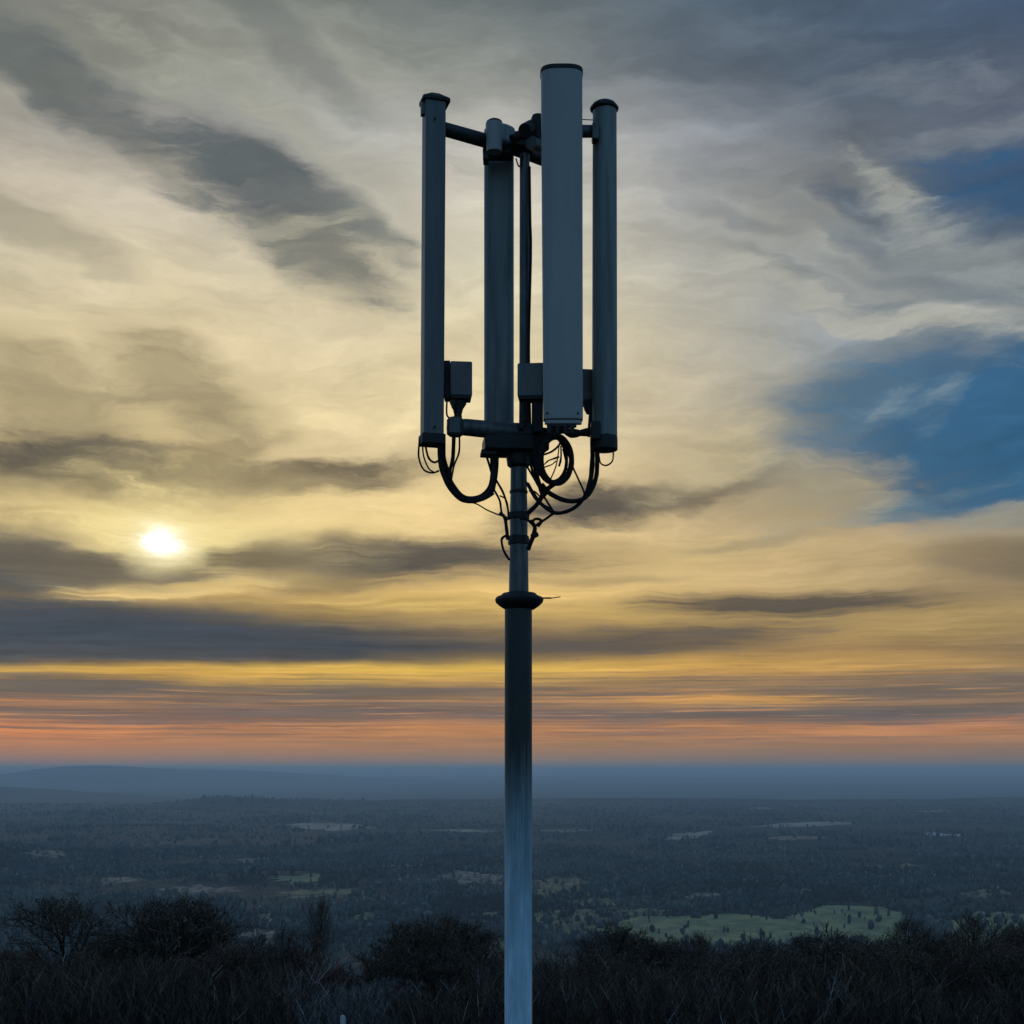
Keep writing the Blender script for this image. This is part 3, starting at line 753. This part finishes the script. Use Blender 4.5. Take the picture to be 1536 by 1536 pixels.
MB().box(at(893, 648, 8.02), (px(14), px(26), px(26))).build("clamp", M_dark, E, 0.006)

for ow, pts in ((D, ((821, 620), (867, 620))), (A, ((652, 178), (652, 640)))):
    for u_, v_ in pts:
        yy_ = yD - 0.055 if ow is D else yA - px(17)
        MB().lathe(at(u_, v_, yy_), [(px(1.6), -px(1.2)), (px(1.8), 0), (px(1.6), px(1.2))], 8).build("screw", M_dark, ow)
# --- radio boxes
def radio(x0, y0, x1, y1, yy, rz, m, label, depth=0.11):
    c_ = at((x0 + x1) / 2, (y0 + y1) / 2, yy); w = px(x1 - x0, yy); h = px(y1 - y0, yy)
    r = MB().box((c_.x, c_.y, c_.z), (w, depth, h), rz).build("radio_unit", m, tower, 0.008, label=label)
    MB().box((c_.x, c_.y, c_.z - h / 2 - px(1.6)), (w * .93, depth * .9, px(4.5)), rz).build("connector_plate", M_dark, r, 0.004)
    return r
r1 = radio(675, 545.5, 707.5, 597, 8.05, 0.1, M_box, "small grey box on the lower arm beside the left antenna")
MB().box(at(671, 572, 8.08), (px(9), px(20), px(56))).build("bracket", M_dark, r1, 0.004)
s_ = MB(); s_.lathe(at(687, 612, 8.05), [(px(6.5), -px(20)), (px(5.5), -px(10)), (px(7.5), -px(2)), (px(11), px(6)), (px(12), px(9))], 18, 0.25); s_.build("stalk", M_dark, r1)
s_ = MB(); s_.lathe(at(680, 606, 8.0), [(px(2.5), -px(6)), (px(3.5), 0), (px(3), px(6))], 10); s_.build("connector", M_dark, r1)
r2 = radio(777, 548, 816, 598, 8.08, -0.08, M_slate, "dark box beside the centre tube behind the large panel")
s_ = MB(); s_.box(at(806, 622, 8.1), (px(15), px(20), px(56)), 0.1); s_.box(at(783, 622, 8.1), (px(7), px(16), px(46)), 0.0, 0.06); s_.build("bracket", M_dark, r2, 0.005)
s_ = MB(); s_.tube([at(789, 603, 8.05), at(791, 618, 8.04), at(788, 634, 8.05)], px(1.3), 8); s_.tube([at(792, 603, 8.06), at(789, 618, 8.05), at(791, 634, 8.05)], px(1.1), 8); s_.build("lead", M_cable, r2)
r3 = radio(862, 557, 893, 604, 8.16, 0.15, M_box, "brownish grey box between the large panel and the round antenna")
s_ = MB(); s_.lathe(at(884, 612, 8.12), [(px(4), -px(9)), (px(8), -px(2)), (px(9), px(8))], 14, 0.2); s_.build("connector", M_dark, r3)
s_ = MB(); s_.box(at(887, 632, 8.1), (px(9), px(16), px(44)), 0.0, 0.08); s_.build("bracket", M_dark, r3, 0.005)

# --- clamp cluster at the top behind the panel
k1 = MB(); k1.lathe(at(807, 188, 8.2), [(px(10), -px(20)), (px(11), -px(16)), (px(10.5), px(10)), (px(9), px(14))], 20, 0.06)
k1 = k1.build("top_clamp", M_dark, tower)
s_ = MB(); s_.tube([at(787, 196, 8.1), at(798, 190, 8.2)], px(10), 16, False, wob=0.1); s_.build("clamp_bolt", M_dark, k1)
s_ = MB(); s_.tube([at(768, 208, 8.12), at(781, 203, 8.15), at(790, 210, 8.2)], px(6.5), 12, wob=0.3); s_.build("clamp_bolt", M_dark, k1)
s_ = MB(); s_.tube([at(796, 214, 8.12), at(808, 218, 8.2)], px(9.5), 16, False, wob=0.15); s_.build("clamp_bolt", M_galv, k1)
s_ = MB(); s_.tube([at(804, 200, 8.14), at(809, 206, 8.2)], px(5), 12, False, wob=0.1); s_.build("clamp_bolt", M_dark, k1)
s_ = MB(); s_.box(at(783, 218, 8.2), (px(36), px(30), px(13)), 0.0, 0.12); s_.build("clamp_plate", M_dark, k1, 0.006)

# --- cables, drawn from the close-up (u, v = enlarged detail points)
def q(u, v): return 600 + u / 4.267, 500 + v / 4.267
def cable(pts, r, y0=8.0, y1=8.15, name="cable", wob=0.12, parent=None, closed=False):
    P = []
    for i, (u, v) in enumerate(pts):
        f = i / max(len(pts) - 1, 1); yy = y0 + (y1 - y0) * f + 0.015 * math.sin(i * 1.7)
        P.append(at(*q(u, v), yy))
    return MB().tube(P, px(r / 4.267), 10, closed=closed, wob=wob).build(name, M_cable, parent or tower)
cable([(255,695),(265,850),(305,960),(370,1045),(440,1072),(520,1058),(585,1010),(607,900),(600,780)], 17, 7.99, 8.12)
cable([(262,695),(285,850),(325,945),(385,1030),(445,1056),(520,1040),(572,985),(590,900),(588,780)], 13, 8.03, 8.15)
cable([(345,645),(338,800),(318,900),(350,1000),(430,1060),(520,1064),(600,1020)], 12, 8.0, 8.08)
cable([(380,650),(378,760),(345,850),(325,960)], 6, 8.0, 8.02)
cable([(285,690),(288,800),(315,890),(330,985)], 7, 8.02, 8.02)
cable([(125,680),(120,790),(150,870),(205,893),(248,880)], 6, 7.97, 8.02)
cable([(145,690),(150,780),(182,862),(215,888)], 5, 7.99, 8.0)
cable([(158,690),(180,790),(215,825),(248,815)], 7, 8.0, 8.02)
cable([(420,1075),(490,1092),(560,1132),(650,1168),(700,1180)], 4.5, 8.02, 8.12)
cable([(552,780),(580,870),(605,960)], 8, 8.1, 8.13)
cable([(625,780),(618,900),(598,1010)], 9, 8.12, 8.1)
cable([(610,930),(660,1020),(688,1110),(695,1180)], 7, 8.1, 8.12)
cable([(595,990),(638,1070),(652,1150),(692,1195)], 7, 8.08, 8.12)
cable([(640,1040),(675,1060),(690,1100)], 5, 8.08, 8.12)
cable([(640,1150),(670,1180),(683,1260),(690,1320)], 11, 8.1, 8.12)
cable([(690,1290),(655,1310),(652,1345),(668,1400),(700,1450)], 8, 8.08, 8.1)
def ring(cu, cv, ru, rv, rot, r, y0, dy):
    P = []
    for k in range(14):
        a = 2 * math.pi * k / 14; x = ru * math.cos(a); y = rv * math.sin(a)
        P.append(at(*q(cu + x * math.cos(rot) - y * math.sin(rot), cv + x * math.sin(rot) + y * math.cos(rot)), y0 + dy * math.sin(a + 1)))
    MB().tube(P, px(r / 4.267), 10, closed=True, wob=0.1).build("cable", M_cable, tower, label="coiled cable loop")
ring(1000, 812, 98, 148, 0.0, 18, 7.97, 0.04)
ring(990, 806, 108, 156, 0.04, 12, 8.02, 0.05)
ring(965, 800, 100, 150, -0.12, 11, 8.05, 0.04)
cable([(905,965),(960,1025),(1060,1070),(1150,1068),(1215,1020),(1255,920),(1262,820),(1262,730)], 15, 8.05, 8.06)
cable([(1227,640),(1228,800),(1215,940),(1180,1045),(1125,1110),(1050,1145),(980,1145),(900,1088),(850,1020),(815,960)], 12, 8.05, 8.1)
cable([(1055,700),(1100,840),(1140,930),(1178,1020),(1168,1075)], 6, 8.0, 8.05)
cable([(812,850),(870,950),(925,1050),(985,1145)], 7, 8.1, 8.08)
cable([(1000,955),(930,1010),(880,1090),(815,1155)], 15, 8.0, 8.12)
cable([(845,760),(870,880),(895,980),(915,1045)], 14, 8.08, 8.08)
cable([(835,770),(842,860),(880,960),(940,1010),(905,1060)], 9, 8.06, 8.1)
cable([(810,950),(840,1020),(880,1075),(960,1120)], 6, 8.12, 8.08)
cable([(825,1010),(860,1012),(900,1050)], 5, 8.1, 8.08)
cable([(985,1150),(930,1190),(890,1215),(862,1235),(850,1215),(862,1190),(890,1190),(905,1205),(885,1235)], 9, 8.08, 8.1)
cable([(835,1200),(862,1240),(855,1290),(835,1345),(822,1380)], 14, 8.08, 8.12)
cable([(845,1300),(878,1285)], 17, 8.06, 8.06, wob=0.3)
cable([(770,1185),(810,1190),(840,1215)], 9, 8.08, 8.1)
cable([(925,775),(965,760),(1000,735),(1030,700)], 7, 7.98, 8.0)
cable([(925,838),(950,815),(985,802),(1020,790)], 5, 7.98, 8.0, wob=0.5)
cable([(915,860),(945,850),(975,838),(1000,815)], 4, 7.99, 8.0, wob=0.5)
cable([(1020,700),(1010,790),(995,860),(965,930)], 4, 7.97, 7.99)
cable([(1030,720),(1030,800),(1018,850)], 7, 7.98, 8.0, wob=0.5)
cable([(1040,740),(1060,820),(1070,880),(1045,950)], 3.5, 7.98, 8.0)
cable([(960,650),(1010,665),(1060,700)], 14, 7.95, 7.99, wob=0.3)
cable([(880,690),(940,655),(1010,650)], 13, 8.05, 7.97, wob=0.3)
cable([(905,640),(960,636),(1010,636)], 4, 8.0, 8.0)
cable([(1365,745),(1360,815),(1322,845),(1285,832),(1275,790)], 5, 8.05, 8.06)
cable([(1235,690),(1240,800),(1230,930),(1190,1040)], 7, 8.02, 8.08)
cable([(300,440),(300,520),(325,560),(318,640)], 6, 8.0, 8.05)

# ------------------------------------------------------------------ small pale post below the mast
post = bpy.data.objects.new("marker_post", None); col.objects.link(post)
yP = 29.5; pc = at(514.5, 1528, yP); gz = float(H(pc.x, yP))
post.location = (pc.x, yP, gz)
tag(post, "small pale rounded marker post poking up from the brush at the bottom edge", "post")
M_post = mat("pale_post_paint", (0.42, 0.42, 0.42), 0.7, 0, 0.4, 20)
MB().lathe((0, 0, 0), [(0.055, -0.1), (0.05, pc.z - gz - 0.1)], 14).build("shaft", M_post, post)
MB().lathe((0, 0, pc.z - gz - 0.1), [(0.06, 0), (0.062, 0.1), (0.05, 0.16), (0.02, 0.18)], 14).build("cap", M_post, post)

# ------------------------------------------------------------------ bare trees and bushes on the slope
M_trunk = mat("dark_bark", (0.022, 0.019, 0.016), 0.9, 0, 0.5, 12.0, stretch=(1, 1, .3), bump=0.6, spec=0.1)

def twig_mat(name, a, b2, c3):
    m = bpy.data.materials.new(name); m.use_nodes = True
    T = NT(m.node_tree); b = m.node_tree.nodes['Principled BSDF']; b.inputs['Roughness'].default_value = 0.9; b.inputs['Specular IOR Level'].default_value = 0.1
    r = T.n('ShaderNodeNewGeometry').outputs['Random Per Island']
    c = T.mixc(T.mapr(r, 0.1, 0.8), a + (1,), b2 + (1,))
    T.link(T.mixc(T.mapr(r, 0.93, 0.98), c, c3 + (1,)), b.inputs['Base Color']); return m
M_twig = twig_mat("bare_twigs", (0.025, 0.02, 0.016), (0.12, 0.095, 0.07), (0.32, 0.27, 0.20))
M_redtwig = twig_mat("reddish_twigs", (0.04, 0.025, 0.022), (0.17, 0.095, 0.07), (0.34, 0.22, 0.17))
M_greytwig = twig_mat("grey_twigs", (0.06, 0.055, 0.05), (0.24, 0.22, 0.20), (0.46, 0.43, 0.38))
class Sticks:
    """collects thin tapered three-sided sticks into one mesh"""
    def __init__(s): s.a = []; s.b = []; s.ra = []; s.rb = []
    def add(s, a, b2, ra, rb): s.a.append(tuple(a)); s.b.append(tuple(b2)); s.ra.append(ra); s.rb.append(rb)
    def build(s, name, m, parent=None):
        A_ = np.array(s.a); B_ = np.array(s.b); ra = np.array(s.ra)[:, None]; rb = np.array(s.rb)[:, None]
        d = B_ - A_; d /= np.linalg.norm(d, axis=1)[:, None] + 1e-9
        ref = np.where(np.abs(d[:, 2:3]) > 0.9, np.array([[1.0, 0, 0]]), np.array([[0, 0, 1.0]]))
        u = np.cross(d, ref); u /= np.linalg.norm(u, axis=1)[:, None] + 1e-9; w = np.cross(d, u)
        V = []
        for c_, r in ((A_, ra), (B_, rb)):
            for k in range(3):
                t_ = 2 * math.pi * k / 3
                V.append(c_ + (u * math.cos(t_) + w * math.sin(t_)) * r)
        V = np.stack(V, 1); n = len(A_)
        f = np.array([(0, 1, 4, 3), (1, 2, 5, 4), (2, 0, 3, 5)])
        Fm = f[None] + (np.arange(n) * 6)[:, None, None]
        o = fast_mesh(name, V.reshape(-1, 3), Fm.reshape(-1, 4), m, 4)
        if parent: o.parent = parent
        return o

R_ = random.Random(3)
def rvec(s=1.0): return Vector((R_.uniform(-s, s), R_.uniform(-s, s), R_.uniform(-s, s)))
def grow(S, p, d, length, r, level, maxl, kids, up, spread, shape, SK=None):
    segs = 4 if level < 2 else 3 if level < maxl else 2
    tgt = SK if (SK is not None and level < 2) else S
    pts = [p.copy()]; dd = d.copy()
    for i in range(segs):
        dd = (dd + rvec(0.16 + 0.06 * level) + Vector((0, 0, up * 0.12))).normalized()
        pts.append(pts[-1] + dd * length / segs)
    for i in range(segs):
        r0 = r * (1 - 0.6 * i / segs); r1 = r * (1 - 0.6 * (i + 1) / segs)
        tgt.add(pts[i], pts[i + 1], max(r0, 0.012), max(r1, 0.008))
    if level == maxl: return
    nk = kids[level]
    for k in range(nk):
        f = shape + (1 - shape) * (k + R_.random()) / nk
        f = min(f, 0.999); i = int(f * segs); pp = pts[i].lerp(pts[i + 1], f * segs - i)
        ax = dd.orthogonal().normalized(); side = (dd.cross(ax) * math.sin(k * 2.4 + R_.random()) + ax * math.cos(k * 2.4 + R_.random()))
        nd = (dd * (1 - spread) + side * spread * 1.25 + Vector((0, 0, up * 0.25))).normalized()
        grow(S, pp, nd, length * R_.uniform(0.42, 0.68) * ((0.30 + 0.85 * max(0.0, 1 - (f - shape) / (1 - shape)) ** 0.8) if level == 0 else (1.15 - 0.45 * f)), r * 0.55, level + 1, maxl, kids, up, spread, 0.25, SK)

def make_tree(kind, mt):
    """returns an Empty with trunk and crown, about 1 unit tall before scaling by height"""
    root = bpy.data.objects.new(kind, None); col.objects.link(root)
    S = Sticks(); SK = Sticks()
    if kind == "bare_tree":
        grow(S, Vector((0, 0, 0)), Vector((-0.1, 0, 1)).normalized(), 4.6, 0.10, 0, 4, [15, 7, 5, 4], 0.45, 0.5, 0.30, SK)
    elif kind == "dense_bush":
        for k in range(9):
            a = k * 0.7; d = Vector((math.cos(a) * 0.42, math.sin(a) * 0.42, 1)).normalized()
            grow(S, Vector((math.cos(a) * .15, math.sin(a) * .15, 0)), d, 3.6, 0.055, 0, 3, [12, 8, 6], 0.6, 0.48, 0.10, SK)
    elif kind == "upright_bush":
        for k in range(11):
            a = k * 0.57 + R_.random(); q_ = R_.uniform(.1, .55); d = Vector((math.cos(a) * q_, math.sin(a) * q_, 1)).normalized()
            grow(S, Vector((math.cos(a) * .2, math.sin(a) * .2, 0)), d, R_.uniform(2.6, 4.2), 0.04, 0, 3, [10, 6, 5], 0.9, 0.38, 0.12, SK)
    elif kind == "thin_tree":
        grow(S, Vector((0, 0, 0)), Vector((0, 0, 1)), 4.8, 0.06, 0, 3, [18, 7, 5], 0.9, 0.42, 0.22, SK)
    elif kind == "leaning_sapling":
        for k in range(5):
            d = Vector((-0.55 + 0.28 * k * R_.random(), R_.uniform(-.2, .2), 1)).normalized()
            grow(S, Vector((k * .12, 0, 0)), d, R_.uniform(3.2, 4.4), 0.04, 0, 3, [10, 6, 5], 0.8, 0.36, 0.2, SK)
    c_ = S.build("crown", mt, root); SK.build("trunk" if kind in ("bare_tree", "thin_tree") else "stems", M_trunk, root)
    zs = np.array([v.co.z for v in c_.data.vertices]); xs = np.array([v.co.x for v in c_.data.vertices])
    root['h_'] = float(np.percentile(zs, 99.7)); root['w_'] = float(np.percentile(xs, 98) - np.percentile(xs, 2)); root['c_'] = float((np.percentile(xs, 98) + np.percentile(xs, 2)) / 2)
    return root
protos = {}
used = {}
def plant(kind, cx, top, wpx, y, rz, label, cat, group, mt=M_twig, key=None):
    key = key or kind
    if key not in protos: protos[key] = make_tree(kind, mt); root = protos[key]
    else:
        src = protos[key]; root = src.copy(); col.objects.link(root)
        for ch in src.children:
            c_ = ch.copy(); col.objects.link(c_); c_.parent = root
    x = (cx - CX) / F * y; g = float(H(x, y)) - 0.1
    h = (HY - top) / F * y - g
    s = h / root['h_']; sx = (wpx / F * y) / root['w_']
    root.scale = (sx, sx, s); root.rotation_euler = (0, 0, rz)
    off = root['c_'] * sx
    root.location = (x - off * math.cos(rz), y - off * math.sin(rz), g)
    tag(root, label, cat, group)
    return root

TR = "bare trees standing on the slope below the mast"; BU = "bare bushes crowding the slope below the mast"
plant("bare_tree", 84, 1344, 140, 52, 0.0, "wide bare tree with a thin leaning trunk at the left edge of the view", "tree", TR)
plant("dense_bush", 262, 1347, 165, 55, 0.0, "broad dense brown bush with a rounded top, left of the pale road", "bush", BU)
plant("dense_bush", 178, 1402, 110, 62, 2.0, "lower bush filling the gap between the leaning tree and the broad rounded bush", "bush", BU)
plant("dense_bush", 650, 1380, 150, 52, 1.2, "large dark dense bush just left of the mast", "bush", BU)
plant("thin_tree", 664, 1366, 60, 50, 0.6, "thin dark tree rising out of the dense bush just left of the mast", "tree", TR)
plant("upright_bush", 420, 1404, 120, 56, 0.0, "brown bush right of the broad rounded bush, in front of a pinkish clearing", "bush", BU, M_redtwig)
plant("upright_bush", 490, 1436, 130, 48, 1.9, "low reddish bush above the small pale post", "bush", BU, M_redtwig, "upright_bush")
plant("upright_bush", 555, 1470, 100, 46, 0.9, "low grey twiggy bush between the post and the large dark bush", "bush", BU, M_greytwig, "upright_grey")
plant("bare_tree", 930, 1384, 95, 55, 2.6, "slim bare tree, tallest of those right of the mast", "tree", TR)
plant("dense_bush", 1000, 1408, 130, 60, 3.6, "rounded dark bush beside the slim bare tree right of the mast", "bush", BU)
plant("upright_bush", 850, 1428, 150, 52, 4.1, "low upright bush immediately right of the mast", "bush", BU, M_twig, "upright_plain")
plant("leaning_sapling", 1180, 1412, 170, 48, 0.0, "clump of saplings leaning to the left below the green meadow", "sapling", BU)
plant("thin_tree", 1120, 1408, 60, 57, 1.3, "thin upright tree left of the leaning saplings", "tree", TR)
plant("leaning_sapling", 1300, 1398, 190, 50, 0.25, "second clump of leaning saplings under the right end of the green meadow", "sapling", BU)
plant("thin_tree", 1368, 1374, 75, 54, 2.2, "tall thin tree in front of the gap between the two green meadows", "tree", TR)
plant("upright_bush", 1395, 1408, 150, 58, 2.9, "dark upright bush at the foot of the tall thin tree", "bush", BU, M_twig, "upright_plain")
plant("thin_tree", 1466, 1366, 80, 52, 3.3, "forked thin tree near the right edge of the view", "tree", TR)
plant("leaning_sapling", 1500, 1404, 170, 55, 2.9, "reddish saplings crowding the right edge of the view", "sapling", BU, M_redtwig, "leaning_red")
plant("upright_bush", 1250, 1430, 160, 60, 5.2, "grey bush behind the leaning saplings under the meadow", "bush", BU, M_greytwig, "upright_grey")
plant("dense_bush", 345, 1425, 120, 48, 5.0, "dark bush below and right of the broad rounded bush", "bush", BU)
plant("dense_bush", 40, 1440, 150, 48, 4.4, "low dark bush under the branches of the leaning tree at the left edge", "bush", BU)
plant("dense_bush", 1075, 1438, 150, 50, 5.6, "low dark bush left of the leaning saplings", "bush", BU)
plant("thin_tree", 885, 1404, 60, 58, 4.0, "small upright tree between the mast and the slim bare tree", "tree", TR)
plant("thin_tree", 1045, 1396, 55, 54, 5.1, "thin tree standing right of the rounded dark bush", "tree", TR)
plant("leaning_sapling", 1090, 1408, 130, 58, 3.4, "grey saplings beside the thin upright tree, below the middle of the long meadow", "sapling", BU, M_greytwig, "leaning_grey")
plant("bare_tree", 1235, 1400, 110, 60, 1.1, "small round bare tree between the two clumps of leaning saplings", "tree", TR)
plant("leaning_sapling", 1425, 1392, 130, 56, 0.7, "saplings between the tall thin tree and the forked tree", "sapling", BU, M_twig, "leaning_sapling")
plant("bare_tree", 1515, 1384, 110, 60, 4.2, "small bare tree cut by the right edge of the view", "tree", TR)
plant("thin_tree", 478, 1342, 42, 66, 0.3, "very slender tree in front of the valley, between the two broad dark bushes", "tree", TR)
EXTRA = [
 ("upright_bush", 118, 1418, 110, 47, 2.2, "dark upright bush at the foot of the wide bare tree on the left", M_twig, "upright_plain"),
 ("upright_bush", 222, 1432, 130, 44, 3.7, "dark upright bush in front of the broad rounded bush", M_twig, "upright_plain"),
 ("upright_bush", 308, 1412, 120, 47, 5.9, "upright brown bush against the right flank of the broad rounded bush", M_redtwig, "upright_bush"),
 ("thin_tree", 385, 1398, 60, 52, 1.7, "thin tree rising from the scrub right of the broad rounded bush", M_twig, None),
 ("thin_tree", 432, 1388, 60, 50, 2.9, "thin tree left of the very slender tree", M_twig, None),
 ("upright_bush", 600, 1410, 110, 48, 0.3, "dark upright bush on the left flank of the large bush beside the mast", M_twig, "upright_plain"),
 ("upright_bush", 715, 1418, 110, 48, 1.3, "dark upright bush touching the left side of the mast", M_twig, "upright_plain"),
 ("thin_tree", 622, 1386, 50, 56, 4.6, "thin tree behind the left flank of the large bush beside the mast", M_twig, None),
 ("upright_bush", 930, 1430, 130, 46, 5.0, "low upright bush around the foot of the slim bare tree", M_twig, "upright_plain"),
 ("dense_bush", 1150, 1432, 130, 46, 0.7, "dense bush at the foot of the first clump of leaning saplings", M_twig, None),
 ("upright_bush", 1225, 1424, 130, 50, 2.5, "dark upright bush under the small round bare tree", M_twig, "upright_plain"),
 ("dense_bush", 1330, 1420, 130, 47, 2.8, "dense bush in front of the tall thin tree, below the meadow", M_twig, None),
 ("upright_bush", 1450, 1416, 140, 48, 4.9, "dark upright bush around the foot of the forked tree", M_twig, "upright_plain"),
 ("dense_bush", 1525, 1426, 120, 46, 1.9, "dense bush in the bottom right corner", M_twig, None),
 ("upright_bush", 20, 1404, 110, 56, 4.0, "upright bush behind the drooping branches at the left edge", M_redtwig, "upright_bush"),
]
for k_, cx_, tp_, w_, y_, rz_, lb_, mt_, key_ in EXTRA:
    plant(k_, cx_, tp_, w_, y_, rz_, lb_, "tree" if k_ == "thin_tree" else "bush", TR if k_ == "thin_tree" else BU, mt_, key_)
for r in list(bpy.data.objects):
    for k in ('h_', 'w_', 'c_'):
        if k in r: del r[k]

# thicket: uncountable thin stems over the whole slope
S = Sticks(); S2 = Sticks(); S3 = Sticks()
rr = random.Random(9)
xs_ = []; N = 12000
for i in range(N):
    y = rr.uniform(40, 68); x = rr.uniform(-0.44, 0.44) * y; xs_.append((x, y))
xa = np.array(xs_); hz_ = H(xa[:, 0], xa[:, 1])
prof = fbm(xa[:, 0] * 0.35, xa[:, 1] * 0.12 + 3, 4)
for (x, y), g, pr in zip(xs_, hz_, prof):
    pcx = CX + x / y * F
    lim = 1474 + 40 * pr + 10 * math.exp(-((pcx - 530) / 55) ** 2) - 18 / (1 + math.exp((pcx - 430) / 20)) - 16 / (1 + math.exp(-(pcx - 790) / 40))
    ztop_ = (HY - lim) / F * y; h = (ztop_ - g) * rr.uniform(0.3, 1.0) ** 0.7
    if h < 0.3: h = 0.3
    p = Vector((x, y, g - 0.05)); d = Vector((rr.uniform(-.5, .5), rr.uniform(-.4, .4), 1)).normalized()
    tgt = S2 if (450 < pcx < 590 and rr.random() < .85) or rr.random() < 0.06 else (S3 if rr.random() < 0.07 else S)
    seg = 3; r0 = rr.uniform(0.01, 0.024)
    for k in range(seg):
        nd = (d + Vector((rr.uniform(-.35, .35), rr.uniform(-.3, .3), 0.1))).normalized(); p2 = p + nd * h / seg
        tgt.add(p, p2, r0 * (1 - .27 * k), r0 * (1 - .27 * (k + 1)))
        for w in range(4):
            s0 = p.lerp(p2, rr.random()); e = s0 + (nd * .8 + Vector((rr.uniform(-1, 1), rr.uniform(-1, 1), .5))) * h * rr.uniform(.08, .26)
            tgt.add(s0, e, 0.009, 0.005)
        p = p2; d = nd
tag(S.build("thicket", M_twig), "dark tangle of bare stems covering the slope at the bottom of the view", "thicket", kind='stuff')
tag(S2.build("pale_thicket", M_greytwig), "paler grey stems scattered through the dark thicket on the slope", "thicket", kind='stuff')
tag(S3.build("reddish_thicket", M_redtwig), "reddish stems scattered through the dark thicket on the slope", "thicket", kind='stuff')
